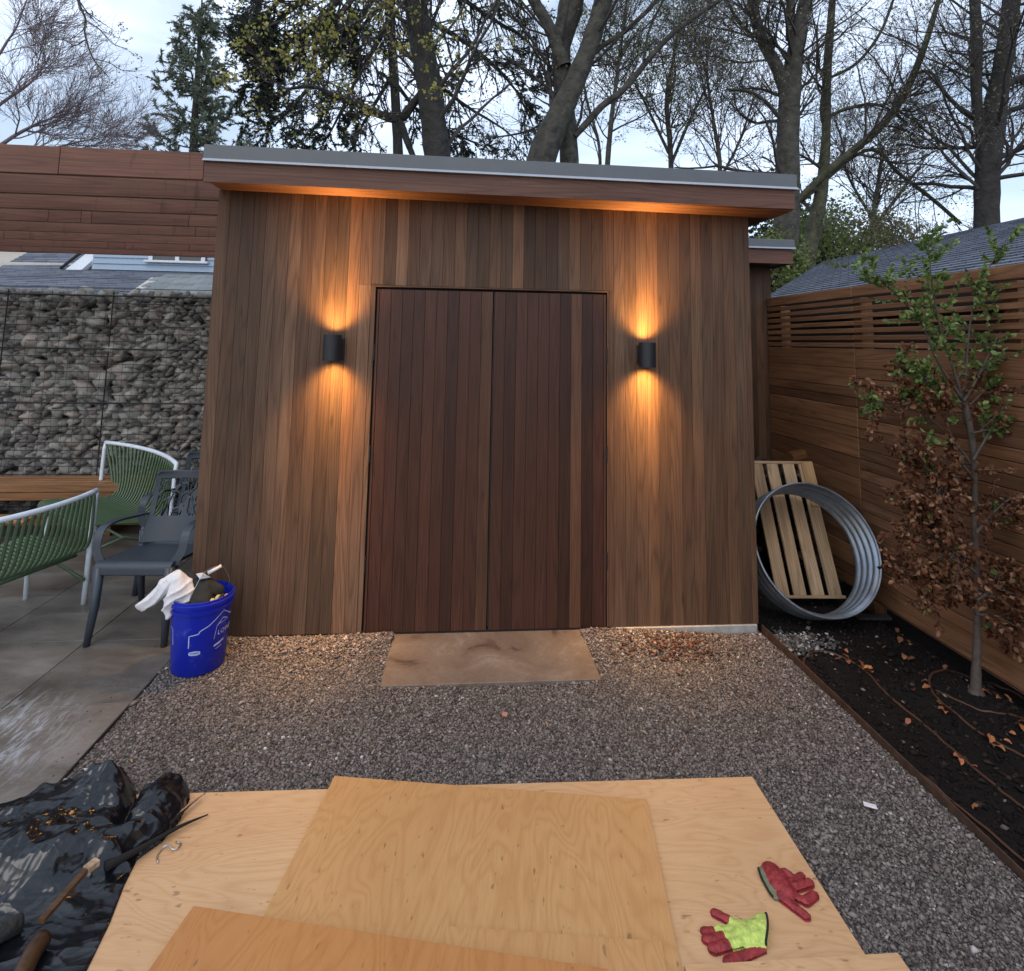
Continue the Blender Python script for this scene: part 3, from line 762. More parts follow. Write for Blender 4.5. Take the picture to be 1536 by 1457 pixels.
# slab before the door
mb = MB(); mb.bbox(-0.357, 0.77, 3.148, 3.668, -0.03, 0.024, 0.003)
def slabmat():
    m, t, b = newmat('stone_slab')
    tcn = N(t, 'ShaderNodeTexCoord')
    n1 = N(t, 'ShaderNodeTexNoise', Scale=3.5, Detail=6.0, Roughness=0.6, Distortion=0.6); L(t, tcn.outputs['Object'], n1.inputs['Vector'])
    n2 = N(t, 'ShaderNodeTexNoise', Scale=45.0, Detail=5.0, Roughness=0.7); L(t, tcn.outputs['Object'], n2.inputs['Vector'])
    c = ramp(t, n1.outputs['Fac'], [(0.34, (0.075,0.048,0.034)), (0.40, (0.15,0.107,0.080)), (0.58, (0.19,0.145,0.113)), (0.70, (0.27,0.22,0.18))])
    c = mixc(t, 1.0, c, t_val(t, math_(t, 'ADD', math_(t, 'MULTIPLY', n2.outputs['Fac'], 0.7), 0.65)), 'MULTIPLY')
    L(t, c, b.inputs['Base Color']); b.inputs['Roughness'].default_value = 0.7
    bump(t, b, n2.outputs['Fac'], 0.4, 0.003)
    return m
tag(mb.build('door_slab', slabmat()), 'brown stone slab lying in the gravel before the shed doors', 'slab')

# ================================================================== PERGOLA rafters on edge, one behind the other
perg = empty('pergola', (-4.6, 5.0, 0), label='stained wooden pergola with rafters on edge running left from the shed roof', cat='pergola')
ry = [3.418, 3.93, 4.42, 4.92, 5.41, 5.90, 6.37, 6.84]
joints = [[-2.30], [], [], [-1.98, -2.26, -3.02, -3.10, -3.35], [-2.42, -4.2], [-4.4], [-2.9, -3.55, -3.72], [-4.9]]
for k, yy in enumerate(ry):
    xr = XL+0.008 if k == 0 else XL-0.003
    xe = -6.4
    cuts = [xr] + [j for j in joints[k]] + [xe]
    for q in range(len(cuts)-1):
        mb = MB(); mb.bbox(cuts[q+1]+0.0015, cuts[q]-0.0015, yy, yy+0.038, 2.652, 2.812 if k == 0 else 2.826, 0.002)
        kid(mb, 'rafter', M['rafter'], perg, tone=rnd.uniform(.88, 1.12))
mb = MB(); mb.bbox(-6.44, -6.4, 3.38, 6.95, 2.60, 2.81, 0.003); kid(mb, 'beam', M['rafter'], perg)
for yy in (3.45, 6.75):
    mb = MB(); mb.bbox(-6.56, -6.442, yy, yy+0.12, 0.0, 2.60, 0.004); kid(mb, 'post', M['cladZ'], perg)

# ================================================================== FENCE on the right
FX = 2.88
fence = empty('fence', (FX, 3.0, 0), label='cedar board fence with open slats along its top, right of the soil bed', cat='fence')
def fboard(y0, y1, z0, z1, th=0.018, tone=1.0, off=0.0, name='board'):
    mb = MB(); mb.bbox(FX+off, FX+off+th, y0+0.003, y1-0.003, z0, z1, 0.003)
    return kid(mb, name, M['fenceY'], fence, tone=tone)
for (y0, y1) in ((4.053, 5.262), (1.62, 4.050), (-0.8, 1.617)):
    bt = rnd.uniform(.95, 1.05)
    fboard(y0, y1, 2.125, 2.20, 0.03, 1.25*bt, -0.004, 'cap_rail')
    for q in range(7):
        z1 = 2.108 - q*0.0535
        fboard(y0, y1, z1-0.0335, z1, 0.018, rnd.uniform(.9, 1.15)*bt, 0.0, 'slat')
    z = 1.742; fboard(y0, y1, z-0.140, z, 0.018, 1.05*bt); z -= 0.142
    while z > 0.13:
        h_ = 0.0715 if rnd.random() < 0.75 else 0.143
        fboard(y0, y1, z-h_+0.004, z, 0.018, rnd.uniform(.60, 1.22)*bt, rnd.uniform(0, 0.003)); z -= h_
    fboard(y0, y1, 0.02, z-0.003, 0.03, 0.8*bt, 0.004, 'kick_board')
    mb = MB(); mb.box(FX+0.020, FX+0.030, y0, y1, z, 1.735); kid(mb, 'backing', M['dark'], fence)
for yy in (5.18, 5.085, 4.01, 2.8, 1.58):
    mb = MB(); mb.bbox(FX+0.035, FX+0.125, yy, yy+0.09, -0.1, 2.12, 0.003); kid(mb, 'post', M['fenceZ'], fence)

# ================================================================== GABION WALL
GY = 6.02
gab = empty('gabion_wall', (-4.2, GY+0.2, 0), label='gabion wall of dark rounded stones in wire baskets behind the chairs', cat='wall')
def ico(sub, rr, jit, seed):
    import bmesh
    bm = bmesh.new(); bmesh.ops.create_icosphere(bm, subdivisions=sub, radius=1)
    r = random.Random(seed); ph = r.uniform(0, 50)
    for v in bm.verts:
        d = 1 + jit*mnoise.noise(v.co*1.3+Vector((ph, 0, 0)))
        v.co *= d
    for f in bm.faces: f.smooth = True
    me = bpy.data.meshes.new('stone_mesh'); bm.to_mesh(me); bm.free(); return me
sm = [ico(2, 1, 0.75, s) for s in range(8)]
for me in sm: me.materials.append(M['gstone'])
r2 = np.random.default_rng(12)
pts = r2.uniform((-6.2, 0.05), (-1.6, 2.17), (2250, 2))
for it in range(9):      # push neighbours apart so the stones pack
    d = pts[:, None, :] - pts[None, :, :]; d[..., 1] *= 1.45
    q = (d**2).sum(-1) + np.eye(len(pts))*9
    dist = np.sqrt(q); mask = dist < 0.083
    push = (d/dist[..., None])*np.where(mask, 0.083-dist, 0)[..., None]
    pts += 0.35*push.sum(1); pts[:, 0] = np.clip(pts[:, 0], -6.2, -1.62); pts[:, 1] = np.clip(pts[:, 1], 0.04, 2.15)
d = pts[:, None, :] - pts[None, :, :]; d[..., 1] *= 1.45
dist = np.sqrt((d**2).sum(-1) + np.eye(len(pts))*9); nn = np.sort(dist, 1)[:, :3].mean(1)
size = np.clip(nn*0.64, 0.026, 0.075)*r2.choice([0.85, 1.0, 1.25], len(pts))
vis = (pts[:, 0] > -4.55) & (pts[:, 0] < -2.45) & (pts[:, 1] > 0.36)
order = np.argsort(-size*vis)
big = set(order[:298].tolist())
SV, SF, off_ = [], [], 0
base = [np.array([v.co[:] for v in me.vertices]) for me in sm]; bf = [np.array([p.vertices[:] for p in me.polygons]) for me in sm]
for i in range(len(pts)):
    s = size[i]*1.06; w = s*r2.uniform(0.85, 1.4); h = s*r2.uniform(0.6, 0.95); ang = r2.normal(0, 0.45)
    k = i % 8
    if i in big:
        tnn = r2.uniform(0.7, 1.35); hue = r2.choice([0, 0, 0, 0.12])
        share('stone', sm[k], (pts[i,0]+4.2, r2.uniform(-0.01, 0.02)+0.045-0.2, pts[i,1]), (r2.uniform(-.3,.3), ang, r2.uniform(-.3, .3)), (w, 0.055+0.4*s, h), gab, (tnn*(1+hue), tnn, tnn*(1-hue*.3)))
    else:
        B = base[k]; ca, sa = math.cos(ang), math.sin(ang)
        X = B[:, 0]*w; Z = B[:, 2]*h; Y = B[:, 1]*0.07
        SV.append(np.stack([X*ca+Z*sa+pts[i,0]+4.2, Y+r2.uniform(-0.01, 0.03)+0.05-0.2, -X*sa+Z*ca+pts[i,1]], 1)); SF.append(bf[k]+off_); off_ += len(B)
o = link('small_stones', np_mesh('small_stones', np.concatenate(SV), np.concatenate(SF)), M['gstuff'], gab, smooth=True); o['kind'] = 'stuff'
mb = MB(); mb.box(-6.2, -1.6, GY+0.09, GY+0.5, 0.0, 2.12); kid(mb, 'core', plain('stone_core', (0.05, 0.047, 0.043), 0.9), gab)
xs_ = np.linspace(-2.0, 2.5, 160); V_ = []
for k_, xx in enumerate(xs_):
    t_ = 0.028+0.022*mnoise.noise(Vector((xx*9, 0, 0)))+0.012*mnoise.noise(Vector((xx*31, 3, 0)))
    V_ += [(xx, 0.02+0.02*mnoise.noise(Vector((xx*20, 7, 0))), 2.09), (xx, 0.03+0.03*mnoise.noise(Vector((xx*17, 1, 0))), 2.13+t_)]
o = link('liner', np_mesh('liner', np.array(V_), np.array([(2*q, 2*q+2, 2*q+3, 2*q+1) for q in range(159)])), plain('pale_liner', (0.55, 0.57, 0.6), 0.5), gab); q_ = o.modifiers.new('thick', 'SOLIDIFY'); q_.thickness = 0.003
# small stones heaped on the rim
P_ = np.stack([r2.uniform(-2.0, 2.55, 240), r2.uniform(-0.17, 0.2, 240), r2.uniform(2.12, 2.165, 240)], 1)
o = stones('rim_stones', P_, r2.uniform(0.025, 0.06, 240), M['gstuff'], 0.6, 31); o.parent = gab; o['kind'] = 'stuff'
for q in range(30):
    z = 0.07 + q*0.0735; th = 0.0036 if q % 7 else 0.008
    mb = MB(); mb.tube([(-6.2, GY-0.055, z), (-1.6, GY-0.055, z+0.002)], th, 5); kid(mb, 'wire', M['wire'], gab)
for xx in (-5.6, -4.98, -4.36, -3.40, -2.45):
    mb = MB(); mb.tube([(xx, GY-0.052, 0.02), (xx+0.01, GY-0.052, 2.17)], 0.006, 6); kid(mb, 'basket_joint', M['wire'], gab)
mb = MB()
for q in range(46):
    xx = -6.15+q*0.1; mb.tube([(xx, GY-0.054, 0.02), (xx, GY-0.054, 2.17)], 0.0016, 4)
kid(mb, 'mesh_uprights', M['wire'], gab)

# ================================================================== BENCH by the gabion wall
bench = empty('bench', (-4.2, 5.5, 0), label='long low wooden bench in front of the gabion wall', cat='bench')
for q in range(4):
    mb = MB(); mb.bbox(-6.0, -2.6, 5.54+q*0.085, 5.54+q*0.085+0.072, 0.425, 0.45, 0.004); kid(mb, 'seat_board', M['bench'], bench, tone=rnd.uniform(.8, 1.15))
mb = MB(); mb.bbox(-6.0, -2.6, 5.52, 5.539, 0.385, 0.448, 0.003); mb.bbox(-6.0, -2.6, 5.522, 5.538, 0.315, 0.380, 0.003); kid(mb, 'apron', M['bench'], bench, tone=.8)
for xx in (-5.9, -4.3, -3.1):
    mb = MB(); mb.bbox(xx, xx+0.09, 5.56, 5.86, 0.0, 0.424, 0.003); kid(mb, 'leg', M['bench'], bench, tone=.6)
mb = MB(); mb.bbox(-6.0, -3.545, 5.30, 5.48, 0.19, 0.215, 0.004); kid(mb, 'step_board', M['bench'], bench, tone=1.35)
mb = MB(); mb.bbox(-6.0, -2.6, 5.54, 5.56, 0.10, 0.19, 0.003); kid(mb, 'rail', M['bench'], bench, tone=.9)

# ================================================================== GREEN METAL LOUNGE CHAIRS
def lounge(O, wdir, bdir, ws, wt, zt, label, depth=0.52, nslat=24, bt=0.60, zs=0.36):
    root = empty('lounge_chair', (O[0], O[1], 0), label=label, cat='chair', group='green slatted metal lounge chairs with white tube frames')
    root.matrix_basis = Matrix(((wdir[0], bdir[0], 0, O[0]), (wdir[1], bdir[1], 0, O[1]), (0, 0, 1, 0), (0, 0, 0, 1)))
    prof = [(0.03, zs-0.05), (-0.005, zs-0.02), (0.0, zs+0.018), (0.05, zs+0.03), (0.25, zs+0.0), (depth-0.12, zs-0.025), (depth-0.03, zs+0.0), (depth+0.015, zs+0.07), (depth+0.045, zs+0.18), (bt, zt)]
    pr = spline(prof, 5)
    for i in range(nslat):
        f = i/(nslat-1)*2-1
        pts = []
        for k, (b_, z) in enumerate(pr):
            u = max(0.0, (z-zs)/(zt-zs)) if b_ > depth-0.1 else 0
            w = ws + (wt-ws)*u
            pts.append((f*w/2, b_ - 0.10*u*f*f, z))
        mb = MB(); mb.tube(pts, 0.0100, 6, True); o = mb.build('slat', M['greenpaint'], root, True)
    # white top rail ending in bent-down legs
    rail = []
    for k in range(13):
        f = k/12*2-1; rail.append((f*(wt/2+0.012), bt-0.10*f*f, zt+0.008))
    a = rail[0]; b = rail[-1]
    full = [(a[0]+0.0, a[1]-0.02, 0.0), (a[0], a[1]-0.012, zt*0.5), (a[0]-0.002, a[1]-0.006, zt-0.05), (a[0], a[1], zt-0.008)] + rail + [(b[0], b[1], zt-0.008), (b[0]+0.002, b[1]-0.006, zt-0.05), (b[0], b[1]-0.012, zt*0.5), (b[0], b[1]-0.02, 0.0)]
    mb = MB(); mb.tube(full, 0.0165, 10); mb.build('frame', M['whitepaint'], root, True)
    for s_ in (-1, 1):
        mb = MB(); mb.tube([(s_*ws*0.48, 0.06, 0.0), (s_*ws*0.48, 0.05, zs-0.06), (s_*ws*0.47, 0.06, zs-0.02)], 0.015, 9); mb.build('leg', M['whitepaint'], root, True)
        mb = MB(); mb.tube([(s_*ws*0.485, 0.05, 0.20), (s_*ws*0.49, 0.26, 0.255), (s_*ws*0.5, bt-0.10, 0.16)], 0.011, 7)
        mb.build('side_bar', M['greenpaint'], root, True)
    for (b_, z) in ((0.03, zs-0.04), (depth-0.08, zs-0.045)):
        mb = MB(); mb.tube([(-ws*0.48, b_, z), (ws*0.48, b_, z)], 0.011, 7); mb.build('cross_bar', M['greenpaint'], root, True)
    mb = MB(); mb.tube([(-ws*0.47, 0.26, 0.25), (ws*0.47, 0.26, 0.25)], 0.010, 7); mb.build('cross_bar', M['greenpaint'], root, True)
    return root
lounge((-3.00, 4.86), (0.743, -0.669), (0.669, 0.743), 1.0, 1.40, 0.77, 'green slatted lounge chair facing left in front of the bench and gabion wall')
lounge((-3.01, 3.93), (0.31, 0.951), (0.951, -0.31), 0.86, 0.90, 0.71, 'green slatted lounge chair cut by the left edge, its white top rail towards the camera')

# ================================================================== GREY PLASTIC ARMCHAIRS
def tree_cut_panel():
    """backrest plate with branch-shaped openings"""
    r = np.random.default_rng(5); nx, nz_ = 78, 66; W_, H_ = 0.40, 0.43
    sites = []
    for k in range(30):
        sites.append((r.uniform(-0.17, 0.17), r.uniform(0.13, 0.37)))
    sites = np.array(sites)
    V = []; keep = []
    for j in range(nz_+1):
        v = j/nz_; wv = W_*(1 - 0.10*v); 
        if v > 0.93: wv -= 0.05*((v-0.93)/0.07)**2
        for i in range(nx+1):
            u = i/nx-0.5; x = u*wv*1.0; z = v*H_
            V.append((x, -0.035*(1-(2*u)**2)*-1 + 0.10*v + 0.02*math.sin(v*3.1), z))
    F = []
    for j in range(nz_):
        for i in range(nx):
            u = (i+0.5)/nx-0.5; v = (j+0.5)/nz_; x = u*W_; z = v*H_
            hole = False
            if abs(x) < 0.165 and 0.15 < z < 0.375:
                cx = sites[:, 0]-x; cz = (sites[:, 1]-z)*(0.55 if z < 0.27 else 0.95)
                d_ = np.sort(cx**2*1.6+cz**2); hole = (math.sqrt(d_[1])-math.sqrt(d_[0])) > 0.0075
            if not hole: F.append((j*(nx+1)+i, j*(nx+1)+i+1, (j+1)*(nx+1)+i+1, (j+1)*(nx+1)+i))
    me = np_mesh('backrest_mesh', np.array(V), np.array(F))
    return me
bp = tree_cut_panel(); bp.materials.append(M['plastic']); bp.polygons.foreach_set('use_smooth', [True]*len(bp.polygons))
def armchair(loc, rz, label):
    r = empty('armchair', (*loc, 0), rz, label, 'chair', 'grey plastic garden armchairs')
    # seat: front lip rolls down
    sec = [(0.0, 0.385), (0.004, 0.425), (0.02, 0.441), (0.06, 0.444), (0.22, 0.425), (0.40, 0.412), (0.44, 0.425)]
    sec = [tuple(p) for p in spline(sec, 4)]
    prof = sec + [(b, z-0.018) for b, z in reversed(sec[2:])] + [(0.014, 0.385)]
    mb = MB(); mb.prism(prof, lambda a, b, l: (l, a, b), -0.215, 0.215); o = mb.build('seat', M['plastic'], r); auto_smooth(o, 40)
    mb = MB(); mb.bbox(-0.205, 0.205, 0.008, 0.022, 0.375, 0.432, 0.004); mb.build('apron', M['plastic'], r)
    o = share('backrest', bp, (0, 0.41, 0.42), parent=r); s_ = o.modifiers.new('thick', 'SOLIDIFY'); s_.thickness = 0.010
    for sx in (-1, 1):
        mb = MB(); mb.tube([(sx*0.198, 0.022, 0.42), (sx*0.203, 0.018, 0.2), (sx*0.215, -0.005, 0.0)], [0.030, 0.024, 0.018], 10); mb.build('leg', M['plastic'], r, True)
        mb = MB(); mb.tube([(sx*0.19, 0.42, 0.42), (sx*0.195, 0.45, 0.2), (sx*0.20, 0.49, 0.0)], [0.028, 0.022, 0.018], 10); mb.build('leg', M['plastic'], r, True)
        pts = spline([(sx*0.205, 0.05, 0.425), (sx*0.245, 0.06, 0.50), (sx*0.25, 0.075, 0.575), (sx*0.25, 0.12, 0.612), (sx*0.248, 0.22, 0.618), (sx*0.235, 0.36, 0.602), (sx*0.20, 0.46, 0.595)], 5)
        mb = MB(); n0 = len(pts); b0 = []
        for i, p in enumerate(pts):
            t = Vector(pts[min(i+1, n0-1)]) - Vector(pts[max(0, i-1)]); t.normalize()
            sd_ = Vector((1, 0, 0)); up = t.cross(sd_).normalized(); sd_ = up.cross(t).normalized()
            w, h = 0.024, 0.010; P = Vector(p)
            b0.append([P+sd_*w*cx+up*h*cz for cx, cz in ((-1,-.5),(-.8,.8),(.8,.8),(1,-.5))])
        vs = [v for ring in b0 for v in ring]; fs = [(i*4+k, i*4+(k+1)%4, (i+1)*4+(k+1)%4, (i+1)*4+k) for i in range(n0-1) for k in range(4)] + [(3,2,1,0), tuple((n0-1)*4+k for k in range(4))]
        mb.add(vs, fs); o = mb.build('armrest', M['plastic'], r); auto_smooth(o, 50)
    return r
armchair((-1.845, 3.66), math.radians(-3), 'grey plastic armchair with cut out branch pattern, directly behind the blue bucket')
armchair((-1.94, 4.33), math.radians(-2), 'second grey plastic armchair, mostly hidden behind the first one and the shed corner')

# ================================================================== BLUE BUCKET
BX, BY = -1.352, 3.425
def bucketmat():
    m, t, b = newmat('blue_plastic'); tcn = N(t, 'ShaderNodeTexCoord')
    n1 = N(t, 'ShaderNodeTexNoise', Scale=9.0, Detail=6.0, Roughness=0.75); L(t, tcn.outputs['Object'], n1.inputs['Vector'])
    c = ramp(t, n1.outputs['Fac'], [(0.0, (0.004,0.012,0.30)), (0.60, (0.006,0.018,0.36)), (0.70, (0.05,0.08,0.42)), (0.78, (0.22,0.26,0.5))])
    L(t, c, b.inputs['Base Color']); b.inputs['Roughness'].default_value = 0.33; return m
bk = empty('bucket', (BX, BY, 0.012), label='blue plastic bucket full of rags standing on the gravel by the shed corner', cat='bucket')
mb = MB(); mb.lathe([(0.0005, 0.0), (0.126, 0.0), (0.130, 0.006), (0.1455, 0.300), (0.1455, 0.305), (0.156, 0.306), (0.157, 0.322), (0.149, 0.324), (0.1495, 0.336), (0.158, 0.338), (0.159, 0.352), (0.151, 0.355), (0.151, 0.366), (0.147, 0.368), (0.144, 0.34), (0.126, 0.01), (0.0005, 0.01)], 56)
o = mb.build('pail', bucketmat(), bk); auto_smooth(o, 35)
th0 = math.atan2(-BY, -BX)    # bearing of the camera
def onb(s, z, lift=0.0012):
    """s: turn (rad) clockwise seen from above, to the right as seen by the camera"""
    r = 0.130+(0.1455-0.130)*(z-0.006)/0.294+lift; a = th0 + s
    return (r*math.cos(a), r*math.sin(a), z)
M['bprint'] = plain('pale_print', (0.42, 0.48, 0.72), 0.5, var=0.2)
def ribbon(pts, w, mb):
    """flat printed line following the pail's skin; pts of (turn, height)"""
    P2 = []
    for (a, b) in zip(pts[:-1], pts[1:]):
        n_ = max(1, int(abs(b[0]-a[0])/0.06))
        for k in range(n_): P2.append((a[0]+(b[0]-a[0])*k/n_, a[1]+(b[1]-a[1])*k/n_))
    P2.append(pts[-1]); vs = []
    for i, p in enumerate(P2):
        q0 = P2[max(0, i-1)]; q1 = P2[min(len(P2)-1, i+1)]
        dx = (q1[0]-q0[0])*0.138; dz = q1[1]-q0[1]; l = math.hypot(dx, dz) or 1
        nx, nz2 = -dz/l*w/2/0.138, dx/l*w/2
        vs += [onb(p[0]+nx, p[1]+nz2), onb(p[0]-nx, p[1]-nz2)]
    mb.add(vs, [(2*i, 2*i+1, 2*i+3, 2*i+2) for i in range(len(P2)-1)])
mb = MB()
ribbon([(-0.36, 0.145), (-0.36, 0.205), (-0.05, 0.212), (0.0, 0.225), (0.28, 0.243), (0.80, 0.295)], 0.005, mb)
ribbon([(0.80, 0.295), (1.25, 0.255), (1.5, 0.252), (1.56, 0.19)], 0.005, mb)
ribbon([(-1.25, 0.235), (-1.1, 0.228), (-1.07, 0.15)], 0.004, mb)
ribbon([(0.62, 0.232), (0.80, 0.258), (1.05, 0.245)], 0.004, mb)
ribbon([(0.50, 0.165), (0.58, 0.235), (1.1, 0.240)], 0.0025, mb)
ribbon([(0.52, 0.13), (0.95, 0.145)], 0.010, mb)
ribbon([(0.60, 0.112), (0.85, 0.120)], 0.003, mb)
vs = []
for k in range(17):
    a = 2*math.pi*k/16; vs.append(onb(-0.15+0.20*max(-1, min(1, 1.25*math.cos(a))), 0.118+0.011*math.sin(a)))
c0 = onb(-0.15, 0.118, 0.0014); mb.add([c0]+vs, [(0, k+1, k+2) for k in range(16)])
mb.build('print', M['bprint'], bk)
def curved_text(txt, size, s0, z0, mat, parent, lift=0.002):
    cu = bpy.data.curves.new('lettering', 'FONT'); cu.body = txt; cu.size = size; cu.resolution_u = 2
    to = bpy.data.objects.new('lettering_src', cu); col.objects.link(to)
    dg = bpy.context.evaluated_depsgraph_get(); me = bpy.data.meshes.new_from_object(to.evaluated_get(dg))
    bpy.data.objects.remove(to)
    for v in me.vertices:
        v.co = onb(s0 + v.co.x/0.138, z0 + v.co.y, lift)
    me.materials.clear(); me.name = 'lettering'
    return link('lettering', me, mat, parent)
curved_text("LOWE'S", 0.034, 0.62, 0.180, M['bprint'], bk)
curved_text("LOWE'S", 0.0125, -0.31, 0.114, plain('print_blue', (0.03, 0.05, 0.35), 0.5), bk, 0.0022)
# handle wire
hp = spline([(-1.374,3.33,0.388), (-1.352,3.33,0.444), (-1.334,3.36,0.492), (-1.311,3.4,0.508), (-1.271,3.44,0.506), (-1.244,3.46,0.46), (-1.234,3.47,0.414), (-1.25,3.48,0.375)], 5)
mb = MB(); mb.tube(hp, 0.0016, 6); kid(mb, 'handle', M['steel'], bk)
mb = MB(); mb.tube([(-1.323,3.4,0.484), (-1.271,3.44,0.506)], 0.0095, 10); kid(mb, 'grip', M['whiteplastic'], bk, True)

def metaball(name, els, mat, parent=None, res=0.006, noise=0.006, nfreq=26, label=None, cat=None, fold=None, z0=None):
    """els: (x,y,z,r) blobs fused into one soft body, then wrinkled"""
    mbd = bpy.data.metaballs.new(name); mbd.resolution = res; mbd.render_resolution = res; mbd.threshold = 0.45
    for e in els:
        q = mbd.elements.new(type='BALL'); q.co = e[:3]; q.radius = e[3]*1.45; q.stiffness = 2.0
    ob = bpy.data.objects.new(name+'_src', mbd); col.objects.link(ob)
    dg = bpy.context.evaluated_depsgraph_get(); dg.update()
    me = bpy.data.meshes.new_from_object(ob.evaluated_get(dg)); bpy.data.objects.remove(ob)
    nv = len(me.vertices); co = np.zeros(nv*3); me.vertices.foreach_get('co', co); co = co.reshape(-1, 3)
    nr = np.zeros(nv*3); me.vertices.foreach_get('normal', nr); nr = nr.reshape(-1, 3)
    for i in range(nv):
        p = Vector(co[i]); 
        if fold is not None:
            d_ = p.dot(Vector(fold[:3])); w_ = mnoise.noise(p*7)*1.6
            a_ = 1-abs(math.sin((d_*fold[3])+w_*2.2)); h = (a_**2-0.35)*noise*1.3 + mnoise.noise(p*nfreq)*noise*0.4
        else: h = (1-abs(mnoise.noise(p*nfreq))*2)*noise*0.6 + mnoise.noise(p*nfreq*2.3)*noise*0.4
        co[i] += nr[i]*h
    if z0 is not None: co[:, 2] = np.maximum(co[:, 2], z0)
    me.vertices.foreach_set('co', co.ravel()); me.update(); me.materials.clear(); me.name = name
    o = link(name, me, mat, None, smooth=True)
    if label: tag(o, label, cat)
    if parent is not None:
        o.parent = parent; o.matrix_parent_inverse = Matrix.LocRotScale(parent.location, parent.rotation_euler, parent.scale).inverted()
    return o
def chain(pts, n=5):
    return [tuple(p) for p in spline(pts, n)]
def mpt(p, r): return (*p, r)
metaball('white_cloth', chain([(-1.645,3.36,0.334,0.016), (-1.6,3.36,0.356,0.03), (-1.561,3.37,0.388,0.034), (-1.528,3.38,0.427,0.036), (-1.488,3.39,0.463,0.036), (-1.441,3.38,0.439,0.038), (-1.41,3.37,0.402,0.036), (-1.406,3.36,0.369,0.03)]) +
    chain([(-1.447,3.36,0.46,0.034), (-1.461,3.34,0.408,0.036), (-1.473,3.33,0.37,0.03), (-1.483,3.33,0.33,0.022), (-1.478,3.33,0.297,0.013)]) + chain([(-1.435,3.34,0.425,0.034), (-1.425,3.34,0.375,0.026)], 3),
    M['whitecloth'], noise=0.008, fold=(0.62, 0.2, -0.75, 75), label='crumpled white cloth hanging over the left rim of the blue bucket', cat='cloth')
metaball('black_cloth', chain([(-1.422,3.42,0.45,0.03), (-1.382,3.42,0.415,0.042), (-1.337,3.4,0.388,0.048), (-1.339,3.36,0.364,0.042), (-1.35,3.31,0.353,0.022)]) + chain([(-1.333,3.42,0.408,0.042), (-1.28,3.42,0.393,0.03), (-1.258,3.42,0.379,0.018)], 4) + chain([(-1.311,3.36,0.364,0.038), (-1.321,3.32,0.354,0.028)], 3),
    M['blackcloth'], noise=0.006, fold=(0.5, 0.3, 0.8, 45), label='black glove-like rag stuffed in the top of the blue bucket', cat='rag')
rg = empty('yellow_rags', (BX+0.05, BY, 0.3), label='yellow and black rubber scraps inside the blue bucket', cat='rag')
for (pa, pb_, rr, mm) in (((-1.281,3.34,0.342), (-1.264,3.36,0.36), 0.016, 'yellowrag'), ((-1.266,3.36,0.346), (-1.253,3.4,0.37), 0.010, 'yellowrag'), ((-1.231,3.4,0.346), (-1.215,3.43,0.35), 0.015, 'yellowrag'), ((-1.241,3.35,0.34), (-1.236,3.4,0.38), 0.010, 'blackcloth')):
    mb = MB(); P = spline([pa, tuple((Vector(pa)+Vector(pb_))/2+Vector((0, 0, 0.008))), pb_], 4); mb.tube(P, [rr*math.sin(math.pi*(0.12+0.76*k/(len(P)-1))) for k in range(len(P))], 8); kid(mb, 'rag', M[mm], rg, True)
mb = MB(); mb.lathe([(0.0005, 0), (0.138, 0)], 32, (BX, BY, 0.30)); kid(mb, 'dark_contents', M['blackcloth'], rg)
mb = MB(); mb.add([(-1.385,3.4,0.481), (-1.359,3.42,0.48), (-1.308,3.4,0.463), (-1.354,3.38,0.461), (-1.342,3.38,0.486)], [(0,1,4),(1,2,4),(2,3,4),(3,0,4),(3,2,1,0)])
tag(mb.build('plastic_scrap', M['whiteplastic']), 'small white plastic scrap on top of the black rag in the bucket', 'scrap')

# ================================================================== PLYWOOD
def ply(name, c0, ang, w, d, z0, z1, mat, label):
    """c0: back-left corner; sheet runs w along, d towards the camera"""
    o = MB(); o.box(0, w, -d, 0, 0, z1-z0-0.0006)
    r = empty(name, (c0[0], c0[1], z0), math.radians(ang), label, 'plywood sheet')
    q = o.build('core', M['ply_edge'], r)
    s_ = MB(); s_.box(0.0005, w-0.0005, -d+0.0005, -0.0005, z1-z0-0.0012, z1-z0); s_.build('face_veneer', mat, r)
    return r
ply('plywood_sheet', (-1.184, 2.490), -1.39, 2.397, 1.22, 0.012, 0.030, M['ply_pale'], 'largest and lowest plywood sheet, pale, lying crosswise on the gravel')
ply('plywood_sheet', (-0.449, 2.521), -9.2, 1.21, 1.22, 0.0305, 0.0425, M['ply_tan'], 'tan square plywood sheet with wavy grain on the middle of the pale sheet')
ply('plywood_sheet', (0.004,1.893,0.047), -8.0, 0.62, 0.9, 0.043, 0.049, M['ply_tan'], 'small tan plywood piece half under the orange sheet at the bottom edge')
ply('plywood_sheet', (-0.75, 1.991), -12.2, 1.22, 1.0, 0.0495, 0.061, M['ply_orange'], 'darkest orange plywood sheet at the bottom left of the stack')
ply('plywood_sheet', (0.660, 1.742), -0.9, 0.62, 0.5, 0.031, 0.047, M['ply_pale'], 'pale plywood offcut at the bottom right below the green glove')

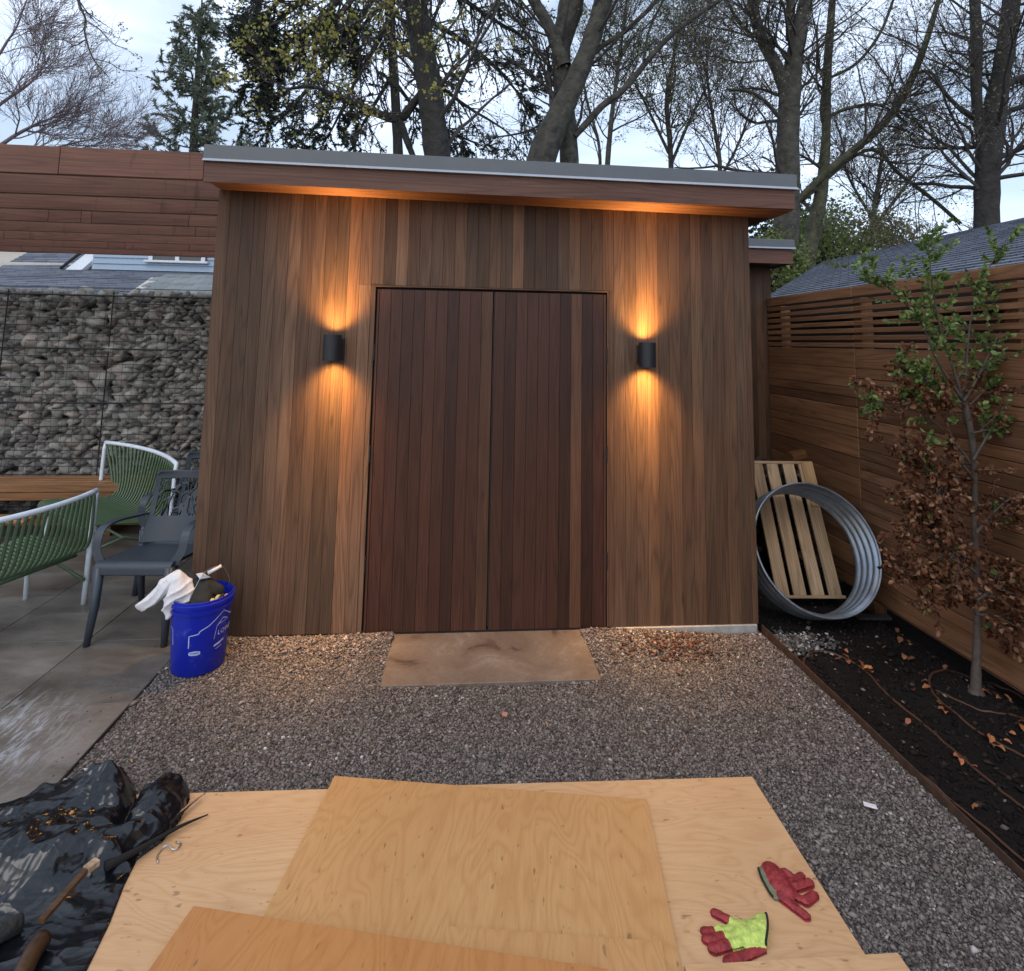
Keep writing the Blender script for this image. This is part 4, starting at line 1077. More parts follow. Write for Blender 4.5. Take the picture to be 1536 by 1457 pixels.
# ================================================================== height-field things: gloves, bag
def seg_d(X, Y, a, b):
    ax, ay = a[:2]; bx, by = b[:2]; dx, dy = bx-ax, by-ay
    t = np.clip(((X-ax)*dx+(Y-ay)*dy)/(dx*dx+dy*dy+1e-12), 0, 1)
    return np.hypot(X-ax-t*dx, Y-ay-t*dy), t
def grid_mesh(name, X, Y, Z, keep, mats, mi=None, base=None):
    ny, nx = X.shape; V = np.stack([X, Y, Z], -1).reshape(-1, 3)
    jj, ii = np.nonzero(keep[:-1, :-1] & keep[1:, :-1] & keep[:-1, 1:] & keep[1:, 1:])
    F = np.stack([jj*nx+ii, jj*nx+ii+1, (jj+1)*nx+ii+1, (jj+1)*nx+ii], 1)
    if base is not None:
        VB = np.stack([X, Y, np.full_like(X, base)], -1).reshape(-1, 3); nb = len(V)
        FB = F[:, ::-1] + nb; V = np.concatenate([V, VB])
        es = {}
        mm = mi[jj, ii] if mi is not None else np.zeros(len(F), int)
        for f, fm in zip(F, mm):
            for a, b in ((f[0], f[1]), (f[1], f[2]), (f[2], f[3]), (f[3], f[0])):
                es[(a, b)] = fm
        side = [(a, a+nb, b+nb, b) for (a, b) in es if (b, a) not in es]
        Fa = np.concatenate([F, FB, np.array(side)[:, ::-1]]); mA = np.concatenate([mm, mm, np.array([es[(q[0], q[3])] for q in side])])
    else: Fa = F; mA = mi[jj, ii] if mi is not None else np.zeros(len(F), int)
    used = np.unique(Fa); re_ = np.full(len(V), -1); re_[used] = np.arange(len(used))
    me = np_mesh(name, V[used], re_[Fa]); me.polygons.foreach_set('material_index', mA.astype(np.int32))
    for m in mats: me.materials.append(m)
    me.polygons.foreach_set('use_smooth', [True]*len(me.polygons))
    return me
def glove(name, caps, cuff, zb, mats, label, hs=0.55, bulge=0.006):
    """caps: (ax,ay,bx,by,ra,rb,lift,kind) capsules; the top surface is their union"""
    xs = [c[0] for c in caps]+[c[2] for c in caps]; ys = [c[1] for c in caps]+[c[3] for c in caps]
    r = empty(name, (sum(xs)/len(xs), sum(ys)/len(ys), zb), label=label, cat='glove', group='work gloves left on the plywood')
    gx_ = np.arange(min(xs)-.06, max(xs)+.06, 0.0016); gy_ = np.arange(min(ys)-.06, max(ys)+.06, 0.0016)
    X, Y = np.meshgrid(gx_, gy_); Z = np.full(X.shape, -1.0); K = np.zeros(X.shape, int)
    for c in caps:
        d_, t = seg_d(X, Y, c[:2], c[2:4]); rr = c[4]+(c[5]-c[4])*t
        rr = rr*1.04; z = (c[6] + hs*rr)*np.sqrt(np.maximum(1-(d_/rr)**2, 0))**0.8; z = np.where(d_ < rr, z, -1)
        kk = c[7]; k_ = np.where(t < kk[1], kk[0], 0) if isinstance(kk, tuple) else np.full(X.shape, kk)
        up = z > Z; Z = np.where(up, z, Z); K = np.where(up, k_, K)
    p0, p1 = np.array(cuff[0][:2]), np.array(cuff[-1][:2]); nn_ = np.array([-(p1-p0)[1], (p1-p0)[0]]); nn_ /= np.linalg.norm(nn_)
    mid_ = np.array([(caps[0][0]+caps[0][2])/2, (caps[0][1]+caps[0][3])/2]); sg = np.sign((mid_-p0)@nn_)
    sd_ = sg*((X-p0[0])*nn_[0]+(Y-p0[1])*nn_[1]) + bulge*(1-np.clip(np.abs(((X-p0[0])*(p1-p0)[0]+(Y-p0[1])*(p1-p0)[1])/((p1-p0)@(p1-p0))-0.5)*2, 0, 1)**2)
    keep = (Z > 0) & (sd_ > 0)
    wr = np.vectorize(lambda a, b: mnoise.noise(Vector((a*60, b*60, 3)))*0.5+mnoise.noise(Vector((a*140, b*140, 5)))*0.3)(X, Y)
    Zs = Z.copy()
    for it in range(5):
        Zp = np.pad(Zs, 1, mode='edge'); kp = np.pad(keep, 1)
        num = sum(Zp[1+a:Zp.shape[0]-1+a, 1+b:Zp.shape[1]-1+b]*kp[1+a:Zp.shape[0]-1+a, 1+b:Zp.shape[1]-1+b] for a in (-1, 0, 1) for b in (-1, 0, 1))
        den = sum(kp[1+a:Zp.shape[0]-1+a, 1+b:Zp.shape[1]-1+b]*1.0 for a in (-1, 0, 1) for b in (-1, 0, 1))
        Zs = np.where(keep, num/np.maximum(den, 1), Zs)
    Zs = np.where(keep, Zs + wr*0.0042, Zs)
    me = grid_mesh('shell', X-r.location.x, Y-r.location.y, np.where(keep, np.maximum(Zs, 0.001), 0), keep, mats, K, 0.0005)
    link('shell', me, None, r)
    P = []
    for q in np.linspace(-0.15, 1.15, 27):
        c_ = p0+(p1-p0)*q+nn_*sg*(-bulge*(1-min(1, abs(q-0.5)*2)**2)+0.002)
        iy, ix = int((c_[1]-gy_[0])/0.0016), int((c_[0]-gx_[0])/0.0016)
        if 0 <= iy < X.shape[0] and 0 <= ix < X.shape[1] and Z[iy, ix] > 0: P.append((c_[0]-r.location.x, c_[1]-r.location.y, float(Zs[iy, ix])+0.001))
    if len(P) > 2:
        mb = MB(); mb.tube(P, 0.0034, 7); mb.build('cuff_trim', M['gloveblack'], r, True)
    return r
def _c(a, b, ra, rb, lift, k): return (a[0], a[1], b[0], b[1], ra, rb, lift, k)
GR = [
 _c((1.062,2.015,0.05), (1.062,1.963,0.05), .030, .034, .006, 0), _c((1.067,1.986,0.05), (1.071,1.939,0.05), .034, .030, .008, 0),
 _c((1.103,2.002,0.05), (1.116,1.992,0.05), .016, .012, .012, 0),
 _c((1.106,1.969,0.05), (1.151,1.99,0.05), .013, .012, .010, 0),
 _c((1.1,1.951,0.05), (1.163,1.963,0.05), .014, .013, .012, 0),
 _c((1.093,1.924,0.05), (1.113,1.907,0.05), .014, .015, .006, 0), _c((1.113,1.907,0.05), (1.153,1.925,0.05), .015, .014, .008, 0),
 _c((1.047,1.927,0.05), (1.087,1.864,0.05), .018, .0145, .006, 0),
 _c((1.036,2.012,0.05), (1.034,1.935,0.05), .021, .018, .000, 2)]
glove('glove', GR, [(1.02,2.02,0.05)[:2]+(.008,), (1.018,1.923,0.05)[:2]+(.005,)], 0.030, [M['glovered'], M['glovered'], plain('dull_green_knit', (0.17, 0.17, 0.10), 0.9)], 'red rubber glove lying palm up near the right edge of the plywood')
GG = [
 _c((0.873,1.825,0.05), (0.935,1.828,0.05), .034, .038, .002, 1), _c((0.951,1.839,0.05), (0.968,1.818,0.05), .038, .040, .001, 1),
 _c((0.871,1.804,0.05), (0.935,1.803,0.05), .026, .030, .000, 1),
 _c((0.816,1.891,0.05), (0.876,1.846,0.05), .0145, .014, .005, (0, .55)),
 _c((0.76,1.842,0.05), (0.86,1.843,0.05), .012, .013, .003, (0, .30)),
 _c((0.755,1.817,0.05), (0.851,1.824,0.05), .0135, .014, .006, (0, .58)),
 _c((0.765,1.79,0.05), (0.855,1.805,0.05), .0165, .017, .006, (0, .55)),
 _c((0.794,1.755,0.05), (0.91,1.782,0.05), .0165, .012, .002, 2)]
glove('glove', [c[:7]+((c[7] if not isinstance(c[7], tuple) else (2, c[7][1])),) for c in GG], [(0.969,1.877,0.05)[:2]+(.010,), (0.97,1.84,0.05)[:2]+(.017,), (0.966,1.805,0.05)[:2]+(.014,), (0.953,1.785,0.05)[:2]+(.008,), (0.925,1.792,0.05)[:2]+(.005,)], 0.030, [M['gloveyellow'], M['gloveyellow'], M['glovered']], 'yellow green knitted glove with red fingertips beside the red glove')

# black plastic sheeting heaped at the lower left
poly = np.array([p[:2] for p in [(-1.784,2.324,0.03),(-1.604,2.424,0.03),(-1.517,2.495,0.03),(-1.424,2.519,0.03),(-1.422,2.586,0.03),(-1.377,2.618,0.03),(-1.274,2.594,0.03),(-1.187,2.51,0.03),(-1.148,2.45,0.03),(-1.108,2.492,0.03),(-1.071,2.516,0.03),(-0.994,2.518,0.03),(-0.962,2.451,0.03),(-0.952,2.353,0.03),(-0.971,2.265,0.03),(-1.017,2.197,0.03),(-1.007,2.107,0.03),(-0.982,1.989,0.03),(-0.967,1.857,0.03),(-0.954,1.787,0.03),(-1.349,1.815,0.03)]])
hole = np.array([p[:2] for p in [(-1.259,1.898,0.1),(-1.192,1.95,0.1),(-1.163,1.988,0.1),(-1.065,1.898,0.1),(-1.068,1.819,0.1),(-1.041,1.761,0.1),(-1.162,1.769,0.1)]])
def inpoly(X, Y, P):
    ins = np.zeros(X.shape, bool); j = len(P)-1
    for i in range(len(P)):
        xi, yi = P[i]; xj, yj = P[j]
        c = ((yi > Y) != (yj > Y)) & (X < (xj-xi)*(Y-yi)/(yj-yi+1e-12)+xi); ins ^= c; j = i
    return ins
def pdist(X, Y, P):
    d_ = np.full(X.shape, 9.0)
    for i in range(len(P)): d_ = np.minimum(d_, seg_d(X, Y, P[i-1], P[i])[0])
    return d_
gx_ = np.arange(poly[:, 0].min()-.01, poly[:, 0].max()+.01, 0.0045); gy_ = np.arange(poly[:, 1].min()-.01, poly[:, 1].max()+.01, 0.0045)
X, Y = np.meshgrid(gx_, gy_); ins = inpoly(X, Y, poly); dd = np.where(ins, 1, -1)*pdist(X, Y, poly)
hin = inpoly(X, Y, hole); hd = pdist(X, Y, hole)
def nf(X, Y, s, sd_, an=1.0): return np.vectorize(lambda a, b: mnoise.noise(Vector((a*s*an+sd_, b*s, sd_))))(X, Y)
def rid(s, sd_, ang, an):
    c_, s_ = math.cos(ang), math.sin(ang); U_ = X*c_+Y*s_; V_ = -X*s_+Y*c_
    q = nf(U_+0.35*wx, V_+0.35*wy, s, sd_, an); return 1-np.abs(q)*3.0       # sharp crest where the noise crosses zero
wx = nf(X, Y, 6, 1)*0.12; wy = nf(X, Y, 6, 8)*0.12
H = 0.035 + 0.080*(1-np.exp(-np.maximum(dd, 0)/0.09))
lob = lambda c, r, h: h*np.exp(-(((X-c[0])/r[0])**2+((Y-c[1])/r[1])**2))
H += lob((-1.225,2.385,0.1), (0.09, 0.08), 0.085) + lob((-1.313,2.183,0.1), (0.22, 0.12), 0.05) + lob((-1.006,2.339,0.08), (0.08, 0.08), 0.05)
flat = 1/(1+np.exp(-(((X--1.006)*0.35-(Y-2.176)*0.94)/0.022)))   # the film spread flat on the boards, lower right
H = H*(1-flat*0.78) + flat*0.010
F_ = 0.020*rid(5, 3, 0.6, .40) + 0.014*rid(8, 6, 0.95, .35) + 0.010*rid(12, 16, 0.2, .45) + 0.006*rid(20, 9, 0.7, .35) + 0.003*rid(38, 12, 1.3, .5)
H += F_*(1-0.72*flat)*np.clip(dd/0.03, 0.1, 1)
valley = seg_d(X, Y, (-1.147,2.441,0.05)[:2], (-1.107,2.254,0.05)[:2])[0]; H -= 0.055*np.exp(-(valley/0.020)**2)
over = (X > -1.19) & (Y < 2.49)
H = np.maximum(H, np.where(over, 0.034, 0.006))
hs_ = np.where(hin, -1, 1)*hd; H = 0.036+(H-0.036)/(1+np.exp(-hs_/0.010))
H = np.where(dd < 0.003, np.where(over, 0.0325, 0.004), H)
# border points slide onto the outline so that the film's edge is a clean line
NX, NY = X.copy(), Y.copy(); best = np.full(X.shape, 9.0)
for i in range(len(poly)):
    a_, b_ = poly[i-1], poly[i]; q, t_ = seg_d(X, Y, a_, b_); m_ = q < best; best = np.where(m_, q, best)
    NX = np.where(m_, a_[0]+(b_[0]-a_[0])*t_, NX); NY = np.where(m_, a_[1]+(b_[1]-a_[1])*t_, NY)
X = np.where(dd < 0, NX, X); Y = np.where(dd < 0, NY, Y)
me = grid_mesh('plastic_sheeting', X, Y, H, dd > -0.0055, [M['bag']])
o = link('plastic_sheeting', me, None); tag(o, 'crumpled black plastic sheeting heaped over the lower left corner of the plywood', 'plastic sheet')
s_ = o.modifiers.new('thick', 'SOLIDIFY'); s_.thickness = 0.002
# dark pointed slivers and stakes lying on it
def stick(name, pts, rad, mat, label, cat, n=6, z=None):
    mb = MB(); P = [tuple(p) for p in spline(pts, 4)]; k = len(P)-1
    rs = [rad[0]+(rad[1]-rad[0])*i/k for i in range(k+1)] if isinstance(rad, tuple) else rad
    mb.tube(P, rs, n); return tag(mb.build(name, mat, None, True), label, cat)
stick('stake', [(-0.861,2.363,0.04), (-0.932,2.305,0.048), (-1.02,2.197,0.062), (-1.074,2.126,0.075)], (0.002, 0.013), M['dark'], 'dark pointed stake poking out of the black sheeting onto the plywood', 'stake')
stick('twig', [(-0.908,2.451,0.05), (-0.939,2.396,0.055), (-0.964,2.334,0.058)], (0.003, 0.004), M['pallet'], 'short thin wooden stake end at the back edge of the plywood', 'stake')
stick('dark_twig', [(-0.922,2.44,0.045), (-0.943,2.391,0.05), (-0.965,2.302,0.06)], (0.002, 0.007), M['dark'], 'thin dark twig between the sheeting and the back edge of the plywood', 'twig')
def bar(mb, A, B, w, h):
    A, B = Vector(A), Vector(B); t_ = (B-A).normalized(); s2_ = Vector((-t_.y, t_.x, 0))*w; u_ = Vector((0, 0, h))
    mb.add([A-s2_-u_, A+s2_-u_, B+s2_-u_, B-s2_-u_, A-s2_+u_, A+s2_+u_, B+s2_+u_, B-s2_+u_], [(0,3,2,1),(4,5,6,7),(0,1,5,4),(1,2,6,5),(2,3,7,6),(3,0,4,7)]); return mb
to = empty('timber_offcut', (-1.102,1.975,0.12), label='brown timber bar with a pale sawn end lying across the black sheeting', cat='wood')
kid(bar(MB(), (-1.127,1.91,0.115), (-1.102,2.061,0.118), 0.009, 0.006), 'bar', M['bench'], to, tone=.28)
kid(bar(MB(), (-1.102,2.062,0.118), (-1.086,2.092,0.118), 0.0125, 0.008), 'sawn_end', M['pallet'], to, tone=1.1)
mb = MB(); mb.tube(spline([(-1.126,1.922,0.06), (-1.125,1.879,0.06), (-1.107,1.798,0.06)], 4), 0.024, 10); tag(mb.build('log', M['bench'], None, True, tone=.22), 'round brown log end inside the opening of the black sheeting', 'log')
mb = MB(); mb.tube(spline([(-1.228,1.984,0.05), (-1.256,1.946,0.06), (-1.282,1.911,0.06)], 4), 0.024, 10); tag(mb.build('log', M['barkdark'], None, True), 'dark branch piece behind the round log under the black sheeting', 'log')

# small bits on the boards and the gravel
mb = MB(); mb.tube(spline([(-0.943,2.182,0.034), (-0.958,2.208,0.034), (-0.955,2.236,0.036), (-0.94,2.24,0.04), (-0.92,2.226,0.038), (-0.905,2.23,0.036), (-0.903,2.251,0.034), (-0.923,2.26,0.034)], 4), 0.0026, 7); tag(mb.build('hook', M['steel'], None, True), 'small bent steel hook lying on the pale plywood left of the tan sheet', 'hook')
def chip(name, p, w, l, a, h, mat, label, cat, tone=None):
    mb = MB(); mb.bbox(-w/2, w/2, -l/2, l/2, 0, h, min(w, l, h)*0.2); o = mb.build(name, mat, None, tone=tone); o.location = p; o.rotation_euler = (0.12, 0.08, a); return tag(o, label, cat)
chip('paper_scrap', (1.6,2.278,0.016), 0.045, 0.018, -0.35, 0.004, M['whiteplastic'], 'small white scrap on the gravel right of the plywood', 'scrap')
chip('brick_chip', (0.251,2.905,0.012), 0.026, 0.022, -0.3, 0.008, plain('brick_red', (0.42, 0.20, 0.15), 0.9), 'small brick red chip on the gravel below the door slab', 'chip')
SP = [(-0.529,2.95,0.012),(-0.271,2.911,0.012),(0.438,2.831,0.012),(0.871,2.746,0.012),(-0.576,3.438,0.012),(1.142,2.857,0.012),(-0.908,2.742,0.012),(0.961,2.633,0.012),(-1.301,2.7,0.012),(-0.324,2.695,0.012)]
for i, p in enumerate(SP):
    chip('wood_sliver', p, rnd.uniform(.004, .007), rnd.uniform(.015, .034), rnd.uniform(-1.6, 1.6), 0.003, M['pallet'], 'pale wood sliver lying on the grey gravel of the yard', 'wood sliver').__setitem__('group', 'wood slivers scattered on the gravel')

# ================================================================== STEEL RING, PALLET, PILE
tilt = math.radians(25)
ring = empty('steel_ring', (2.385, 3.66, 0.06), label='corrugated galvanised steel ring leaning on the pallet beside the shed corner', cat='steel ring')
ring.rotation_euler = (-tilt, 0, math.radians(-4))
Rr = 0.405
prof = []
for k in range(49):
    v = k/48; prof.append((Rr+0.0135*math.sin(v*2*math.pi*4.0), 0.29*v))
prof = [(Rr+0.006, 0.0)]+prof
vs = []; fs = []; nseg = 96
for (r_, d_) in prof:
    for k in range(nseg):
        a = 2*math.pi*k/nseg; vs.append((r_*math.cos(a), d_, Rr+r_*math.sin(a)))
for i in range(len(prof)-1):
    for k in range(nseg): fs.append((i*nseg+k, i*nseg+(k+1)%nseg, (i+1)*nseg+(k+1)%nseg, (i+1)*nseg+k))
mb = MB(); mb.add(vs, fs); o = mb.build('corrugated_wall', M['galv'], ring, True); q = o.modifiers.new('thick', 'SOLIDIFY'); q.thickness = 0.003
mb = MB(); mb.tube([((Rr+0.007)*math.cos(2*math.pi*k/72), 0.0, Rr+(Rr+0.007)*math.sin(2*math.pi*k/72)) for k in range(73)], 0.0045, 6, False); mb.build('rim', M['galv'], ring, True)
# pallet
pl = empty('pallet', (2.46, 4.02, 0.0), label='pale wooden pallet leaning on a pile behind the steel ring', cat='pallet')
pl.rotation_euler = (math.radians(-24), 0, math.radians(-3))
xs = (-0.235, -0.115, 0.012, 0.135)
for i, xx in enumerate(xs):
    mb = MB(); mb.bbox(xx, xx+0.088, -0.010, 0.008, 0.035, 0.94, 0.002); mb.build('slat', M['pallet'], pl, tone=rnd.uniform(.85, 1.15))
    mb = MB(); mb.bbox(xx+0.062, xx+0.10, 0.012, 0.075, 0.04, 0.935, 0.002); mb.build('stringer', M['pallet'], pl, tone=.7)
for z in (0.02, 0.93):
    mb = MB(); mb.bbox(-0.24, 0.245, -0.014, 0.078, z, z+0.02, 0.002); mb.build('end_board', M['palletx'], pl, tone=1.1)
mb = MB(); mb.bbox(0.155, 0.243, -0.022, -0.0105, 0.62, 0.945, 0.002); mb.build('slat', M['pallet'], pl, tone=(1.15, 1.05, .85))
r3 = np.random.default_rng(4)
n = 420; P_ = np.stack([r3.uniform(1.96, 2.84, n), r3.uniform(4.42, 5.2, n), r3.uniform(0, 0.72, n)], 1)
M['pile'] = island('pile_stones', [(0, (0.012,0.009,0.008)), (0.6, (0.035,0.026,0.022)), (0.9, (0.07,0.055,0.045)), (1, (0.17,0.13,0.10))], 0.9, 40)
tag(stones('stone_pile', P_, r3.uniform(0.03, 0.085, n), M['pile'], 0.8, 6), 'dark heap of stones and clods behind the pallet under the rear wing', 'stone pile', kind='stuff')
mb = MB(); mb.tube([(2.723,4.7,0.832), (2.881,4.75,0.844)], 0.055, 10); tag(mb.build('log', M['bench'], tone=.5), 'brown log end on top of the dark stone heap behind the pallet', 'log')
chip('wood_scrap', (2.77,3.83,-0.03), 0.25, 0.05, 0.1, 0.02, M['barkdark'], 'dark wood scrap on the soil right of the steel ring', 'wood')

# ================================================================== DRIP TUBE
def tube_line(name, pts, r, label):
    P = [(p[0], p[1], sh(p[0], p[1])+r*0.9) for p in spline(pts, 8)]
    mb = MB(); mb.tube(P, r, 7); return tag(mb.build(name, M['drip'], None, True), label, 'drip tube')
tube_line('drip_tube', [(2.25,2.133),(2.249,2.294),(2.247,2.552),(2.266,2.814),(2.255,3.043),(2.296,3.276),(2.263,3.417),(2.181,3.48),(2.074,3.441),(1.983,3.334),(1.926,3.144),(1.934,2.848),(1.964,2.586),(2.003,2.32),(2.028,2.082),(2.042,1.95)], 0.0062, 'long brown drip tube looping near the steel edging')
tube_line('drip_tube', [(2.528,2.379),(2.518,2.552),(2.477,2.693),(2.469,2.868),(2.484,3.007),(2.567,3.121),(2.704,3.188),(2.855,3.206),(2.984,3.135),(3.02,3),(3.026,2.82)], 0.0062, 'brown drip tube curling round the foot of the young beech')
tube_line('drip_tube', [(2.505,3.041),(2.548,2.915),(2.609,2.829),(2.756,2.8),(2.966,2.798)], 0.005, 'thin pale drip tube in front of the young beech stem')

# fallen leaves on the soil: each a curled blade
def leafmesh(seed):
    r = random.Random(seed); mb = MB(); n_ = 6; vs = []
    for i in range(n_+1):
        t = i/n_; w = 0.5*math.sin(math.pi*min(1, t*0.95+0.03))**0.8; c = r.uniform(-0.04, 0.04)
        zc = 0.35*math.sin(t*math.pi)*r.uniform(0.6, 1.1); e = r.uniform(0.05, 0.28)
        vs += [(-w, t-0.5, zc+e), (c, t-0.5, zc), (w, t-0.5, zc+e*r.uniform(0.3, 1.3))]
    fs = [(3*i+k, 3*i+k+1, 3*i+4+k, 3*i+3+k) for i in range(n_) for k in (0, 1)]
    me = bpy.data.meshes.new('leaf_mesh'); me.from_pydata(vs, [], fs); me.polygons.foreach_set('use_smooth', [True]*len(me.polygons)); return me
M['fallen'] = plain('fallen_leaf_orange', (0.36, 0.145, 0.06), 0.7, var=0.35, nscale=2.0, objcol=True)
lm = [leafmesh(s) for s in range(5)]
for me in lm: me.materials.append(M['fallen'])
LP = [(2.203,3.353),(2.271,3.392),(2.248,3.337),(2.309,3.32),(2.32,3.265),(2.311,3.226),(2.29,3.241),(2.854,3.728),(2.818,3.644),(2.734,3.549),(2.577,3.526),(2.584,3.479),(2.772,3.516),(2.614,3.374),(2.632,3.33),(2.528,3.138),(2.501,3.079),(2.48,3.045),(2.406,3.037),(2.428,2.893),(2.422,2.862),(2.463,2.88),(2.224,2.579),(2.196,2.825),(2.248,2.513),(2.208,2.543),(2.444,2.625),(2.451,2.598),(2.528,2.637),(2.865,2.977),(2.74,2.896),(2.708,2.93),(2.664,2.71),(1.716,2.344),(2.057,2.303),(2.755,3.228),(2.333,3.47),(2.266,3.526),(2.596,2.678),(2.469,2.667),(2.704,2.736),(1.925,2.435),(2.448,2.923)]
for i, (lx, ly) in enumerate(LP):
    s_ = rnd.uniform(0.016, 0.034); tn = rnd.uniform(.5, 1.3)
    o = share('fallen_leaf', lm[i % 5], (lx, ly, sh(lx, ly)+0.012), (rnd.uniform(-.5, .5), rnd.uniform(-.5, .5), rnd.uniform(0, 6)), (s_, s_*1.5, s_), tone=(tn, tn*rnd.uniform(.8, 1.1), tn*.9))
    tag(o, 'curled orange brown leaf fallen on the black soil bed', 'leaf', 'leaves fallen on the soil bed')

# ================================================================== NEIGHBOUR ROOF on the right, beyond the fence
M['shingle'] = None
def shinglemat(name, c, sx, sy, var=0.25):
    m, t, b = newmat(name); ge = N(t, 'ShaderNodeTexCoord')
    br = t.nodes.new('ShaderNodeTexBrick'); L(t, ge.outputs['Object'], br.inputs['Vector'])
    br.inputs['Scale'].default_value = 1.0; br.inputs['Brick Width'].default_value = sx; br.inputs['Row Height'].default_value = sy
    br.inputs['Mortar Size'].default_value = 0.006; br.inputs['Color1'].default_value = (*[x*(1-var) for x in c], 1); br.inputs['Color2'].default_value = (*[x*(1+var) for x in c], 1)
    br.inputs['Mortar'].default_value = (*[x*0.35 for x in c], 1)
    n1 = N(t, 'ShaderNodeTexNoise', Scale=60.0, Detail=4.0); L(t, ge.outputs['Object'], n1.inputs['Vector'])
    cc = mixc(t, 1.0, br.outputs['Color'], t_val(t, math_(t, 'ADD', n1.outputs['Fac'], 0.5)), 'MULTIPLY')
    L(t, cc, b.inputs['Base Color']); b.inputs['Roughness'].default_value = 0.8; bump(t, b, n1.outputs['Fac'], 0.5, 0.003); return m
M['shingle'] = shinglemat('blue_grey_shingle', (0.15, 0.165, 0.20), 0.24, 0.14)
def courses(mb, A, B, C, D, n, lift=0.018):
    """stepped shingle courses on the plane A (eave start) B (eave end) C (ridge end) D (ridge start)"""
    A, B, C, D = map(Vector, (A, B, C, D)); nrm = (B-A).cross(D-A).normalized()
    if nrm.z < 0: nrm = -nrm
    for i in range(n):
        t0, t1 = i/n, (i+1.25)/n
        t1 = min(1.0, t1)
        p = [A.lerp(D, t0), B.lerp(C, t0), B.lerp(C, t1), A.lerp(D, t1)]
        q = [p[0]+nrm*lift, p[1]+nrm*lift, p[2]+nrm*0.003, p[3]+nrm*0.003]
        mb.add([*p, *q], [(3,2,1,0),(4,5,6,7),(0,1,5,4),(1,2,6,5),(2,3,7,6),(3,0,4,7)])
nr = empty('neighbour_garage', (5.8, 5, 0), label='neighbouring garage with a blue grey shingle hip roof beyond the fence', cat='building')
RZ, EZ, RX, EX = 3.16, 2.20, 5.95, 3.35
mb = MB(); courses(mb, (EX, -2.0, EZ), (EX, 6.45, EZ), (RX, 9.05, RZ), (RX, -2.0, RZ), 26); o = kid(mb, 'roof', M['shingle'], nr)
mb = MB(); courses(mb, (EX, 6.45, EZ), (8.55, 11.65, EZ), (RX, 9.05, RZ), (RX, 9.05, RZ), 24); kid(mb, 'roof', M['shingle'], nr)
mb = MB(); courses(mb, (8.55, -2.0, EZ), (8.55, 11.65, EZ), (RX, 9.05, RZ), (RX, -2.0, RZ), 24); kid(mb, 'roof', M['shingle'], nr)
mb = MB(); mb.box(EX+0.12, 8.2, -2.0, 6.2, -0.1, EZ+0.02); kid(mb, 'wall', plain('garage_wall', (0.03, 0.026, 0.022), 0.8), nr)
mb = MB(); mb.bbox(EX-0.03, EX+0.0, -2.0, 6.46, EZ-0.16, EZ-0.004, 0.003); kid(mb, 'gutter', M['dark'], nr)
mb = MB(); mb.bbox(EX+0.095, EX+0.118, 2.55, 2.85, 1.3, 1.93, 0.003); kid(mb, 'window', M['trimwhite'], nr)

# ================================================================== NEIGHBOUR HOUSE behind the gabion wall
hs = empty('neighbour_house', (-6.5, 12, 0), label='neighbouring house with grey shingle roof and pale blue clapboard dormer above the gabion wall', cat='house')
y0h, y1h = 9.6, 12.4
zA = 2.383; zB = 3.051
mb = MB(); courses(mb, (-8.259, y0h, zA), (-1.5, y0h, zA), (-1.5, y1h, zB), (-9.246, y1h, zB), 14, 0.022); kid(mb, 'roof', M['shingle'], hs)
P1 = (-9.308,12.4,3.02); P2 = (-9.471,13.6,3.611); P3 = (-8.074,13.6,3.655); P4 = (-7.837,12.4,3.062)
mb = MB(); courses(mb, P1, P4, P3, P2, 9, 0.02); kid(mb, 'roof', M['shingle'], hs)
# dormer wall: clapboards, one box each
za = 3.068
SX0 = -7.492
for q in range(8):
    mb = MB(); z = za+q*0.125
    mb.add([(SX0, 12.36, z), (-1.5, 12.36, z), (-1.5, 12.385, z+0.123), (SX0, 12.385, z+0.123), (SX0, 12.5, z), (-1.5, 12.5, z), (-1.5, 12.5, z+0.123), (SX0, 12.5, z+0.123)],
           [(0,1,2,3),(0,4,5,1),(3,2,6,7),(0,3,7,4),(1,5,6,2),(4,7,6,5)]); kid(mb, 'clapboard', M['siding'], hs, tone=rnd.uniform(.95, 1.05))
wz = 3.267; wxa, wxb = -6.385, -5.267
win = empty('window', (0, 0, 0)); win.parent = hs; win.matrix_parent_inverse = Matrix.Translation(-hs.location)
mb = MB(); mb.bbox(wxa-0.08, wxb+0.05, 12.28, 12.36, wz-0.03, wz+0.015, 0.004); mb.build('sill', M['trimwhite'], win)
for xx in (wxa, (wxa+wxb)/2-0.04, wxb-0.09):
    mb = MB(); mb.bbox(xx, xx+0.08, 12.30, 12.355, wz+0.016, wz+0.9, 0.004); mb.build('frame', M['trimwhite'], win)
mb = MB(); mb.bbox(wxa, wxb, 12.33, 12.352, wz+0.016, wz+0.88, 0.002)
gm, gt, gb = newmat('window_glass'); gb.inputs['Base Color'].default_value = (0.05, 0.06, 0.07, 1); gb.inputs['Roughness'].default_value = 0.05
mb.build('pane', gm, win)
